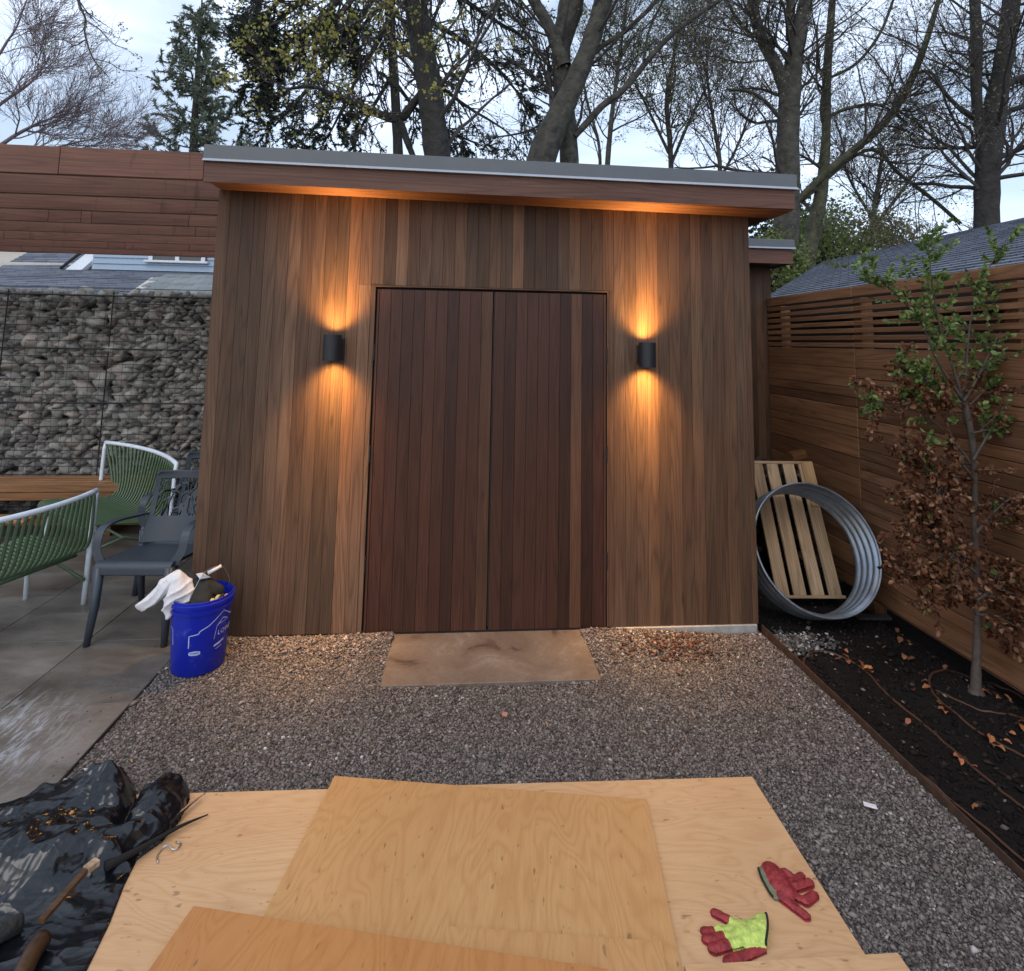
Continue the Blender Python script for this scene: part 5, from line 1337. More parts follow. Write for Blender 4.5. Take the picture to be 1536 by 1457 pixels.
# rake flashing: pale sloping strip between the roof and the dormer
A, B, C, D = (-7.584,12.2,3.031), (-7.884,12.2,3.029), (-7.822,12.9,3.581), (-7.554,12.9,3.589)
mb = MB(); mb.add([A, B, C, D]+[(p[0], p[1]+0.12, p[2]-0.02) for p in (A, B, C, D)], [(0,1,2,3),(7,6,5,4),(0,4,5,1),(1,5,6,2),(2,6,7,3),(3,7,4,0)]); kid(mb, 'rake_trim', M['trimwhite'], hs)
mb = MB(); A2 = [(p[0]-0.05, p[1]-0.05, p[2]+0.02) for p in (B, C)]; mb.tube([A2[0], tuple((Vector(A2[0])+Vector(A2[1]))/2+Vector((-.03, 0, -.02))), A2[1]], 0.03, 6); kid(mb, 'rake_edge', M['dark'], hs)
mb = MB(); mb.box(-9.5, -1.5, 12.6, 16, 0, 3.2); mb.box(-8.8, -1.5, y0h+0.3, 12.6, 0, zA-0.1); kid(mb, 'wall', M['creamwall'], hs)
# paler lean-to roof with larger tabs, right of it
lt = empty('porch_roof', (-3.6, 9.0, 0), label='small porch with paler larger roof shingles between the gabion wall and the house', cat='roof')
tabm = plain('pale_shingle', (0.21, 0.225, 0.22), 0.8, 0, 0.2, 30, 0.4, 0.003, objcol=True)
q0 = np.array((-4.732,8.8,2.355)); q1 = np.array((-5.067,10,2.744))
uz = (q1-q0)/6.0
tb = MB(); tb.bbox(0, 0.226, 0, 0.24, 0, 0.014, 0.003); tabmesh = tb.mesh('tab'); tabmesh.materials.append(tabm)
pitch = math.atan2(q1[2]-q0[2], q1[1]-q0[1])
for i in range(6):
    for j in range(9):
        p = q0 + uz*i; share('shingle', tabmesh, (p[0]+0.232*j+(0.116 if i % 2 else 0)+3.6, p[1]-9.0, p[2]+0.006*(i % 2)), (pitch, 0, 0), (1, 1, 1), lt, rnd.uniform(.85, 1.15))
mb = MB(); mb.add([tuple(q0+np.array([-.1, 0, -.03])), tuple(q0+np.array([2.4, 0, -.03])), tuple(q1+np.array([2.2, 0.1, -.03])), tuple(q1+np.array([-.1, 0.1, -.03])),
                   (q0[0]-.1, q0[1], 0), (q0[0]+2.4, q0[1], 0), (q1[0]+2.2, q1[1]+.1, 0), (q1[0]-.1, q1[1]+.1, 0)], [(0,1,2,3),(0,4,5,1),(1,5,6,2),(2,6,7,3),(3,7,4,0)]); kid(mb, 'body', M['creamwall'], lt)
# cream house far left
fh = empty('far_house', (-16, 22, 0), label='cream house far behind at the left edge above the gabion wall', cat='house')
mb = MB(); mb.box(-24, -11.5, 21, 28, 0, 4.472+1.2); kid(mb, 'wall', M['creamwall'], fh)
mb = MB(); mb.bbox(-24.4, -11.1, 20.6, 21.0, 3.942-0.15, 3.942, 0.02); kid(mb, 'eave', M['trimwhite'], fh)

# ================================================================== TREES
def tubes(P, R, k=4):
    """P (n,m,3) polylines, R (n,m) radii -> one vertex and face array"""
    n, m, _ = P.shape
    T = np.gradient(P, axis=1); T /= np.linalg.norm(T, axis=2, keepdims=True)+1e-9
    ref = np.zeros_like(T); ref[..., 0] = 1; sw = np.abs(T[..., 0]) > 0.9; ref[sw] = (0, 1, 0)
    a = np.cross(T, ref); a /= np.linalg.norm(a, axis=2, keepdims=True)+1e-9; b = np.cross(T, a)
    th = np.arange(k)*2*np.pi/k
    V = P[:, :, None, :] + R[:, :, None, None]*(a[:, :, None, :]*np.cos(th)[None, None, :, None] + b[:, :, None, :]*np.sin(th)[None, None, :, None])
    idx = np.arange(n*m*k).reshape(n, m, k)
    f = np.stack([idx[:, :-1, :], np.roll(idx, -1, 2)[:, :-1, :], np.roll(idx, -1, 2)[:, 1:, :], idx[:, 1:, :]], -1)
    return V.reshape(-1, 3), f.reshape(-1, 4)
def grow(r, P, R, n, length, ang=(0.5, 1.0), t0=0.15, t1=1.0, up=0.25, wig=0.25, m=6, rr=0.55, rend=0.35, rmin=0.0016, w=None, flat=None, lenvar=0.45):
    """n side shoots from parent polylines"""
    N_, M_, _ = P.shape
    seg = np.linalg.norm(np.diff(P, axis=1), axis=2).sum(1); pr = seg/seg.sum() if w is None else w
    pi = r.choice(N_, n, p=pr); t = r.uniform(t0, t1, n)*(M_-1); i0 = np.minimum(t.astype(int), M_-2); f = (t-i0)[:, None]
    st = P[pi, i0]*(1-f)+P[pi, i0+1]*f; rs = (R[pi, i0]*(1-f[:, 0])+R[pi, i0+1]*f[:, 0])
    tn = P[pi, i0+1]-P[pi, i0]; tn /= np.linalg.norm(tn, axis=1, keepdims=True)+1e-9
    rv = r.normal(size=(n, 3)); 
    if flat is not None: rv[:, 2] *= flat
    pe = rv - (rv*tn).sum(1, keepdims=True)*tn; pe /= np.linalg.norm(pe, axis=1, keepdims=True)+1e-9
    a = r.uniform(*ang, n)[:, None]; d = tn*np.cos(a)+pe*np.sin(a)
    ln = length*r.uniform(1-lenvar, 1+lenvar, n)*(1-0.45*(t/(M_-1)-t0))
    out = np.zeros((n, m, 3)); out[:, 0] = st; step = ln/(m-1)
    for k in range(1, m):
        d = d + r.normal(0, wig, (n, 3))*0.6 + np.array([0, 0, up/(m-1)]); d /= np.linalg.norm(d, axis=1, keepdims=True)
        out[:, k] = out[:, k-1]+d*step[:, None]
    r0 = np.maximum(rs*rr, rmin); ro = r0[:, None]*np.linspace(1, rend, m)[None]
    return out, np.maximum(ro, rmin*0.7)
def pathPR(pts, m=14):
    sp = np.array(spline(pts, 6)); s = np.linspace(0, len(sp)-1, m); i = np.minimum(s.astype(int), len(sp)-2); f = (s-i)[:, None]
    q = sp[i]*(1-f)+sp[i+1]*f; return q[:, :3], q[:, 3]
def trunkmesh(paths, mat, parent, name='trunk', k=12, m=26, rough=0.04):
    VV, FF, o_ = [], [], 0; 
    for pts in paths:
        p, r_ = pathPR(pts, m); r_ = r_*(1+rough*np.sin(np.arange(m)*2.3+p[0, 0]))
        V, F = tubes(p[None], r_[None], k); VV.append(V); FF.append(F+o_); o_ += len(V)
    V = np.concatenate(VV); 
    for i in range(len(V)):
        q = mnoise.noise(Vector(V[i])*2.5); V[i, 0] += q*0.012; V[i, 1] += q*0.012
    me = np_mesh(name, V, np.concatenate(FF)); o = link(name, me, mat, None, smooth=True)
    o.parent = parent; o.matrix_parent_inverse = Matrix.Translation(-parent.location); return o
def addmesh(V, F, name, mat, parent, smooth=False):
    o = link(name, np_mesh(name, V, F), mat, None, smooth=smooth); o.parent = parent; o.matrix_parent_inverse = Matrix.Translation(-parent.location); return o
def leafquads(r, C, size, sv=0.5, droop=0.0):
    """small folded leaves (two triangles sharing a midrib)"""
    n = len(C); u = r.normal(size=(n, 3)); u[:, 2] -= droop; u /= np.linalg.norm(u, axis=1, keepdims=True)
    v = np.cross(u, r.normal(size=(n, 3))); v /= np.linalg.norm(v, axis=1, keepdims=True)+1e-9
    w_ = np.cross(u, v); s = size*(1+r.uniform(-sv, sv, n))[:, None]
    tip = C+u*s; l = C+u*s*0.5+v*s*0.36+w_*s*0.10; q = C+u*s*0.5-v*s*0.36+w_*s*0.10
    V = np.stack([C, l, tip, q], 1).reshape(-1, 3); b = np.arange(n)[:, None]*4
    F = np.concatenate([b+np.array([0, 1, 2]), b+np.array([0, 2, 3])], 1).reshape(-1, 3)
    return V, F
def bare_tree(name, label, trunks, seed, mat, tw, levels, leaf=None, lsize=0.02, nleaf=0, lmat=None, cat='tree', group=None, base=None, limb_extra=None):
    """trunks: paths; levels: list of dicts for grow(); twigs are joined into one crown"""
    r = np.random.default_rng(seed); b0 = trunks[0][0]
    root = empty(name, base or (b0[0], b0[1], 0), label=label, cat=cat, group=group)
    trunkmesh(trunks, mat, root)
    P, R = [], []
    for pts in trunks:
        p, q = pathPR(pts, 14); P.append(p); R.append(q)
    P = np.array(P); R = np.array(R); VV, FF, o_ = [], [], 0; last = None; allP = []
    for li, lv in enumerate(levels):
        lv = dict(lv); kk = lv.pop('k', 4); w = lv.pop('wt', None)
        src = lv.pop('src', None)
        if src == 'all': PP = np.concatenate([p for p, _ in allP]); RR = np.concatenate([q for _, q in allP])
        else: PP, RR = P, R
        if w is not None: w = np.array(w, float); w = w/w.sum()
        P2, R2 = grow(r, PP, RR, w=w, **lv)
        V, F = tubes(P2, R2, kk); VV.append(V); FF.append(F+o_); o_ += len(V); 
        if P2.shape[1] != 6: pass
        P, R = P2, R2; allP.append((P2, R2))
    addmesh(np.concatenate(VV), np.concatenate(FF), 'crown', tw, root)
    if nleaf:
        i = r.integers(0, len(P), nleaf); t = r.integers(1, P.shape[1], nleaf)
        C = P[i, t]+r.normal(0, lsize*0.6, (nleaf, 3)); V, F = leafquads(r, C, lsize); o = addmesh(V, F, 'leaves', lmat, root); o['kind'] = 'stuff'
    return root
T = lambda x: x
# big double trunked tree behind the middle of the shed
tc_ = [[(1.129,8.6,3.601,0.257),(1.158,8.6,4.54,0.2274),(1.545,8.6,5.521,0.1779),(1.88,8.6,6.361,0.1483),(2.126,8.6,7.217,0.1384),(2.344,8.6,8.033,0.1186),(2.626,8.6,9.228,0.0989)],[(1.645,8.9,3.683,0.1739),(1.649,8.9,4.658,0.1534),(1.577,8.9,5.651,0.1432),(1.504,8.9,6.551,0.1534),(1.675,8.9,7.37,0.2046),(1.712,8.9,8.552,0.1637)],[(1.533,8.8,6.163,0.1214),(1.31,8.8,6.769,0.1011),(1.022,8.8,7.261,0.091),(0.686,8.8,7.927,0.0708)],[(1.714,8.8,5.01,0.0506),(1.906,8.8,5.239,0.0556),(2.176,8.8,5.552,0.0556),(2.56,8.8,5.886,0.0506),(3.063,8.8,6.541,0.0455),(3.508,8.8,6.996,0.0405),(4.156,8.8,7.486,0.0354),(4.992,8.8,8.265,0.0253)],[(1.753,8.7,5.905,0.045),(1.988,8.7,6.364,0.045),(2.534,8.7,6.794,0.04),(3.036,8.7,7.344,0.035),(3.438,8.7,8.073,0.025)],[(2.818,8.7,6.304,0.025),(2.887,8.7,6.761,0.02),(3.091,8.7,7.232,0.02),(3.321,8.7,7.713,0.015)]]
bare_tree('deciduous_tree', 'grey forked tree rising behind the middle of the shed roof', tc_, 21, M['bark'], M['twig'],
    [dict(n=60, length=1.6, ang=(.6, 1.2), t0=.25, up=.5, m=8, rr=.22, rmin=.006, wt=[4,3,2,6,5,3]), dict(n=420, length=.75, m=6, rr=.5, rmin=.0035, up=.4), dict(n=2200, length=.38, m=5, rr=.5, rmin=.0026, k=3)],
    nleaf=2600, lsize=.035, lmat=M['leafbud'])
# dark trunk left of it, forked low on its left
ta = [[(-0.326,7.6,3.609,0.1922),(-0.379,7.6,4.198,0.1834),(-0.504,7.6,5.073,0.166),(-0.645,7.6,5.822,0.166),(-0.755,7.6,6.392,0.1572),(-0.873,7.6,7.167,0.1398)],[(-0.686,7.7,4.17,0.0354),(-0.783,7.7,4.397,0.0443),(-0.88,7.7,4.626,0.0531),(-0.938,7.7,4.735,0.062)],[(-0.559,7.7,5.209,0.0443),(-0.714,7.7,4.992,0.0531),(-0.902,7.7,4.737,0.062),(-1.171,7.7,4.779,0.0575),(-1.488,7.7,4.921,0.0487),(-1.755,7.7,4.991,0.0398),(-2.069,7.7,5.123,0.0266),(-2.415,7.7,5.066,0.0177)]]
bare_tree('deciduous_tree', 'dark trunk with a crooked low limb, leftmost trunk behind the shed roof', ta, 22, M['barkdark'], M['twig'],
    [dict(n=46, length=1.5, ang=(.6, 1.3), t0=.1, up=.4, m=8, rr=.2, rmin=.006, wt=[5,.5,3]), dict(n=300, length=.7, m=6, rr=.5, rmin=.0035, up=.2), dict(n=1100, length=.35, m=5, rr=.5, rmin=.0025, k=3)],
    nleaf=900, lsize=.05, lmat=M['leafyellow'])
# trees right of the shed
td = [[(5.471,9.5,2.78,0.2184),(5.607,9.5,3.952,0.2075),(5.685,9.5,5.519,0.1856),(5.765,9.5,6.387,0.1747),(5.923,9.5,7.277,0.131),(6.104,9.5,8.058,0.1092),(6.37,9.5,9.256,0.0874)],[(5.686,9.5,6.258,0.1201),(5.515,9.5,6.747,0.1092),(5.29,9.5,7.173,0.0983),(5.131,9.5,7.733,0.0874),(5.084,9.5,8.759,0.071)],[(5.831,9.6,7.326,0.0662),(5.884,9.6,8.104,0.0772),(5.843,9.6,9.153,0.0607)],[(5.464,9.4,5.774,0.0378),(5.251,9.4,6.007,0.0324),(4.95,9.4,6.197,0.0324),(4.525,9.4,6.222,0.0216)],[(5.466,9.5,7.172,0.0437),(5.033,9.5,7.346,0.0328),(4.73,9.5,7.705,0.0273),(4.495,9.5,8.326,0.0218)]]
bare_tree('deciduous_tree', 'forked grey tree rising behind the right end of the shed roof', td, 23, M['bark'], M['twig'],
    [dict(n=70, length=2.0, ang=(.6, 1.25), t0=.2, up=.5, m=8, rr=.2, rmin=.006, wt=[5,4,2,2,2]), dict(n=560, length=.85, m=6, rr=.5, rmin=.0035, up=.3), dict(n=3400, length=.42, m=5, rr=.5, rmin=.0028, k=3)],
    nleaf=4500, lsize=.038, lmat=M['leafbud'])
te = [[(6.166,10.2,2.369,0.1759),(6.416,10.2,3.495,0.1524),(6.694,10.2,4.523,0.1172),(6.862,10.2,5.702,0.0821),(6.926,10.2,6.906,0.0821),(7.035,10.2,7.866,0.0703),(7.193,10.2,9.27,0.0528)],[(6.169,10.1,4.452,0.058),(6.782,10.1,5.04,0.0697),(7.474,10.1,5.592,0.0755),(8.042,10.1,6.121,0.0755),(8.52,10.1,6.817,0.0697),(8.886,10.1,7.588,0.058),(9.225,10.1,8.512,0.0464),(9.577,10.1,9.529,0.0348)],[(8.647,10.1,7.095,0.0406),(9.038,10.1,7.119,0.029),(9.381,10.1,6.595,0.029),(9.877,10.1,6.284,0.029),(10.247,10.1,5.966,0.0232)],[(6.363,10.2,4.51,0.0293),(7.679,10.2,5.544,0.0352),(8.336,10.2,5.085,0.0352),(8.993,10.2,4.613,0.0352),(9.515,10.2,4.174,0.0352)],[(6.936,10.2,6.17,0.0352),(7.379,10.2,6.367,0.0352),(8,10.2,6.454,0.0293),(8.533,10.2,6.119,0.0234)],[(6.899,10.2,6.904,0.0293),(7.559,10.2,7.283,0.0293),(8.078,10.2,7.935,0.0293),(8.397,10.2,8.655,0.0234)]]
bare_tree('deciduous_tree', 'slender mossy tree with a long arching bough, right of the shed', te, 24, M['barkmoss'], M['twig'],
    [dict(n=80, length=1.7, ang=(.5, 1.2), t0=.15, up=.4, m=8, rr=.35, rmin=.005, wt=[4,5,3,4,3,3]), dict(n=620, length=.8, m=6, rr=.5, rmin=.0035, up=.2), dict(n=3400, length=.42, m=5, rr=.5, rmin=.0028, k=3)],
    nleaf=4800, lsize=.038, lmat=M['leafbud'])
tf = [[(8.855,9,3.16,0.1966),(8.899,9,4.081,0.1862),(8.986,9,4.905,0.1862),(9.115,9,5.626,0.1966),(9.332,9,6.487,0.1448),(9.554,9,7.367,0.1448),(9.692,9,8.133,0.1345),(9.867,9,9.175,0.1138)],[(8.928,9,5.139,0.0931),(8.861,9,6.095,0.0828),(8.932,9,7.078,0.0931),(8.957,9,7.954,0.0828),(8.94,9,8.97,0.0672)],[(9.214,8.9,6.252,0.0614),(9.479,8.9,6.425,0.0614),(9.875,8.9,6.619,0.0563),(10.572,8.9,7.254,0.046)],[(9.144,9,5.688,0.0466),(9.543,9,5.95,0.0466),(10.065,9,6.1,0.0414)],[(9.094,9,5.028,0.0517),(9.482,9,5.189,0.0466),(10.008,9,5.43,0.0414)],[(8.992,9.1,5.718,0.0314),(8.629,9.1,5.942,0.0261),(8.22,9.1,6.408,0.0209),(7.983,9.1,6.639,0.0157)]]
bare_tree('deciduous_tree', 'stout dark forked tree above the neighbouring garage roof at the right edge', tf, 25, M['barkdark'], M['twig'],
    [dict(n=80, length=2.0, ang=(.6, 1.3), t0=.15, up=.3, m=8, rr=.22, rmin=.006, wt=[5,5,2,2,2,2]), dict(n=620, length=.85, m=6, rr=.5, rmin=.0035, up=.2), dict(n=3400, length=.42, m=5, rr=.5, rmin=.0028, k=3)],
    nleaf=4200, lsize=.036, lmat=M['leafbud'])
# thin trees in the distance between the trunks
for i, (pth, seed, lab, lm_) in enumerate((
    ([[(3.96,16,5.261,0.0828),(4.155,16,7.829,0.0736),(4.355,16,9.458,0.0552),(4.56,16,11.124,0.046),(4.769,16,12.829,0.0276)],[(3.67,16,5.251,0.0552),(3.86,16,7.217,0.046),(3.463,16,8.798,0.0368),(3.259,16,10.211,0.0276)]], 31, 'thin distant tree with a greenish haze of buds just right of the forked tree', 'shrubleaf'),
    ([[(6.392,17,5.559,0.0879),(6.314,17,7.875,0.0782),(6.224,17,9.378,0.0684),(6.456,17,10.707,0.0489),(6.573,17,11.379,0.0293)],[(6.307,17,7.236,0.0489),(6.969,17,8.767,0.0489),(7.53,17,9.889,0.0293)],[(6.269,17,7.659,0.0489),(5.685,17,8.916,0.0391),(5.265,17,9.759,0.0293)]], 32, 'round crowned distant tree with fresh yellowish buds behind the shed roof', 'leafgreen'),
    ([[(6.855,15,5.155,0.069),(6.981,15,6.653,0.0603),(6.817,15,7.976,0.0431),(6.651,15,9.321,0.0345),(6.708,15,10.306,0.0259)],[(6.973,15,6.277,0.0431),(7.573,15,7.44,0.0345),(7.991,15,8.618,0.0259)]], 33, 'thin distant tree directly left of the tree at the right end of the shed', 'leafbud'),
    ([[(11.108,15,3.624,0.0776),(11.39,15,5.318,0.069),(11.609,15,6.472,0.0517),(11.801,15,7.45,0.0345)],[(11.42,15,5.13,0.0517),(12.229,15,6.113,0.0431),(12.88,15,6.915,0.0259)],[(11.39,15,5.318,0.0431),(10.843,15,6.248,0.0345),(10.522,15,7.003,0.0259)]], 34, 'reddish budding small tree behind the garage ridge', 'leafbud'))):
    wt = [3]+[1]*(len(pth)-1)
    bare_tree('distant_tree', lab, pth, seed, M['bark'], M['twig'],
        [dict(n=50, length=2.2, ang=(.4, 1.0), t0=.2, up=.6, m=7, rr=.4, rmin=.008, wt=wt), dict(n=420, length=1.1, m=6, rr=.5, rmin=.006, up=.3), dict(n=1500, length=.55, m=4, rr=.6, rmin=.0045, k=3)],
        nleaf=(5200 if i < 2 else 2500), lsize=.062, lmat=M[lm_])
# bare purplish tree at the far left
tg = [[(-11.12,14,4.298,0.2414),(-11.145,14,5.859,0.2092),(-11.352,14,7.125,0.1609),(-11.29,14,8.595,0.1126),(-11.283,14,9.929,0.0805)],[(-11.128,14,5.702,0.1126),(-10.47,14,6.288,0.0805),(-9.785,14,6.725,0.0563),(-8.927,14,7.013,0.0322)],[(-11.257,14,6.648,0.0966),(-10.704,14,7.161,0.0724),(-10.171,14,7.679,0.0483),(-9.86,14,8.273,0.0322)],[(-11.024,14,5.391,0.0805),(-10.134,14,5.826,0.0644),(-9.148,14,6.192,0.0402),(-8.427,14,6.389,0.0241)],[(-11.331,14,7.611,0.0724),(-10.966,14,8.287,0.0563),(-10.668,14,8.968,0.0402),(-10.513,14,9.648,0.0241)]]
tg = [[(q[0], q[1], q[2], q[3]*.5) for q in p] for p in tg]
bare_tree('bare_tree', 'bare tree with fine purplish twigs at the left edge above the pergola', tg, 26, M['twigpurple'], M['twigpurple'],
    [dict(n=60, length=1.5, ang=(.3, .8), t0=.3, up=.4, m=8, rr=.45, rmin=.007, wt=[2,4,4,4,3]), dict(n=520, length=.9, ang=(.3, .8), m=6, rr=.6, rmin=.006, up=.3), dict(n=3600, length=.55, ang=(.3, .8), m=5, rr=.6, rmin=.0042, k=3)])
# branch reaching in from above, upper left
th_ = [[(-3.454,5,5.081,0.0144),(-3.345,5,4.6,0.0115),(-3.271,5,4.436,0.0086),(-3.264,5,4.293,0.0075),(-3.175,5,4.083,0.0057),(-3.039,5,3.932,0.0037)],[(-3.27,5,4.424,0.0052),(-3.144,5,4.342,0.004),(-3.026,5,4.224,0.0034),(-2.904,5,4.184,0.0029)],[(-3.26,5,4.245,0.0057),(-3.335,5,4.192,0.0043),(-3.43,5,4.234,0.0034),(-3.51,5,4.241,0.0029)],[(-3.175,5,4.083,0.0046),(-3.038,5,4.05,0.0034),(-2.942,5,3.997,0.0029),(-2.844,5,3.985,0.0026)]]
bare_tree('overhanging_branch', 'thin budding branch hanging into the sky at the upper left', th_, 27, M['twig'], M['twig'],
    [dict(n=34, length=.20, ang=(.5, 1.1), t0=.2, up=-.1, m=5, rr=.6, rmin=.0014, wt=[3,3,2,2]), dict(n=70, length=.09, m=4, rr=.7, rmin=.0011, k=3)], nleaf=210, lsize=.018, lmat=M['leafbud'], cat='branch', base=(-3.345,5,4.6))
# spruce
def spruce(base, top, label, seed, mat, rb, nl=60, sz=0.10, tilt_=0.25, per=26, rows=7, name='spruce_tree'):
    r = np.random.default_rng(seed); root = empty(name, (base[0], base[1], 0), label=label, cat='tree')
    b, t_ = np.array(base), np.array(top); L_ = t_[2]-b[2]
    pts = [(*(b*(1-k)+t_*k), 0.16*(1-k)+0.02) for k in (0, .25, .5, .75, 1)]; pts = [(p[0], p[1], p[2], p[3]) for p in pts]
    pts[0] = (b[0], b[1], -0.2, 0.30) if b[2] < 1 else pts[0]
    trunkmesh([[(b[0], b[1], -0.2, .24)]+pts], M['barkdark'], root)
    P = []; R = []; tw = []
    for k in range(nl):
        f = r.uniform(0.0, 0.985)**0.9; z = b[2]+L_*f; c = b*(1-f)+t_*f; ln = (rb*(1-f)**0.8+0.15)*r.uniform(0.6, 1.2); a = r.uniform(0, 2*np.pi)
        d = np.array([math.cos(a), math.sin(a), 0]); q = np.zeros((7, 3))
        for m_ in range(7):
            s = m_/6; q[m_] = c+d*ln*s+np.array([0, 0, ln*(tilt_*s*(1-f*.6)-0.75*s*(1-s)*0.8*(1-f)+0.25*s*s+0.35*f*s)])
        P.append(q); R.append(np.linspace(0.030, 0.008, 7)*(0.5+0.5*(1-f)))
    P = np.array(P); R = np.array(R)
    V0, F0 = tubes(P, R, 4)
    P2, R2 = grow(r, P, R, nl*rows, rb*0.26, ang=(.6, 1.1), t0=.2, up=-.25, m=5, rr=.5, rmin=.004, flat=0.5, wig=.15)
    V1, F1 = tubes(P2, R2, 3)
    addmesh(np.concatenate([V0, V1]), np.concatenate([F0, np.concatenate([F1[:, :4]])+len(V0)]), 'branches', M['barkdark'], root)
    A = np.concatenate([P2.reshape(-1, 3), P[:, 2:].reshape(-1, 3)]); n = len(P2)*per
    i = r.integers(0, len(P2), n); s = r.uniform(0.05, 1.0, n)*4; i0 = np.minimum(s.astype(int), 3); ff = (s-i0)[:, None]
    C = P2[i, i0]*(1-ff)+P2[i, i0+1]*ff; T_ = P2[i, i0+1]-P2[i, i0]; T_ /= np.linalg.norm(T_, axis=1, keepdims=True)
    u = T_*0.8+r.normal(0, .55, (n, 3)); u[:, 2] -= .15; u /= np.linalg.norm(u, axis=1, keepdims=True)
    v = np.cross(u, r.normal(size=(n, 3))); v /= np.linalg.norm(v, axis=1, keepdims=True); s_ = sz*r.uniform(.6, 1.3, n)[:, None]
    V = np.stack([C-v*s_*.16, C+v*s_*.16, C+u*s_], 1).reshape(-1, 3); F = np.arange(len(V)).reshape(-1, 3)
    o = addmesh(V, F, 'needles', mat, root); o['kind'] = 'stuff'
    return root
spruce((-8.716,19,5.437), (-8.865,19,12.997), 'upright blue green spruce standing alone left of the shed roof', 41, M['needleblue'], 1.75, nl=80, sz=.13, per=40, rows=10)
# dark evergreen: long drooping sprays from a trunk hidden above
def evergreen(boughs, label, seed, trunk):
    r = np.random.default_rng(seed); root = empty('evergreen_tree', (trunk[0][0], trunk[0][1], 0), label=label, cat='tree')
    trunkmesh([trunk], M['barkdark'], root)
    P = []; R = []
    for pts in boughs:
        p, q = pathPR(pts, 10); P.append(p); R.append(q)
    P = np.array(P); R = np.array(R); V0, F0 = tubes(P, R, 6)
    P1, R1 = grow(r, P, R, 460, .80, ang=(.5, 1.1), t0=.15, up=-.25, m=7, rr=.45, rmin=.006, flat=.5, wig=.2)
    P2, R2 = grow(r, P1, R1, 2300, .42, ang=(.5, 1.0), t0=.1, up=-.3, m=5, rr=.5, rmin=.003, flat=.6, wig=.2)
    V1, F1 = tubes(P1, R1, 4); V2, F2 = tubes(P2, R2, 3)
    addmesh(np.concatenate([V0, V1, V2]), np.concatenate([F0, F1+len(V0), F2+len(V0)+len(V1)]), 'branches', M['barkdark'], root)
    n = 170000; i = r.integers(0, len(P2), n)
    # keep foliage clumped: some sprays dense, some bare
    dens = np.array([0.5+0.9*mnoise.noise(Vector(P2[k, 2])*0.9) for k in range(len(P2))]); keepi = r.random(n) < np.clip(dens[i]*1.5-0.15, 0.04, 1)
    i = i[keepi]; n = len(i)
    s = r.uniform(0.0, 1.0, n)*4; i0 = np.minimum(s.astype(int), 3); ff = (s-i0)[:, None]
    C = P2[i, i0]*(1-ff)+P2[i, i0+1]*ff; T_ = P2[i, i0+1]-P2[i, i0]; T_ /= np.linalg.norm(T_, axis=1, keepdims=True)
    u = T_*0.7+r.normal(0, .6, (n, 3)); u /= np.linalg.norm(u, axis=1, keepdims=True)
    v = np.cross(u, r.normal(size=(n, 3))); v /= np.linalg.norm(v, axis=1, keepdims=True); s_ = .07*r.uniform(.6, 1.3, n)[:, None]
    V = np.stack([C-v*s_*.2, C+v*s_*.2, C+u*s_], 1).reshape(-1, 3)
    o = addmesh(V, np.arange(len(V)).reshape(-1, 3), 'needles', M['needle'], root); o['kind'] = 'stuff'
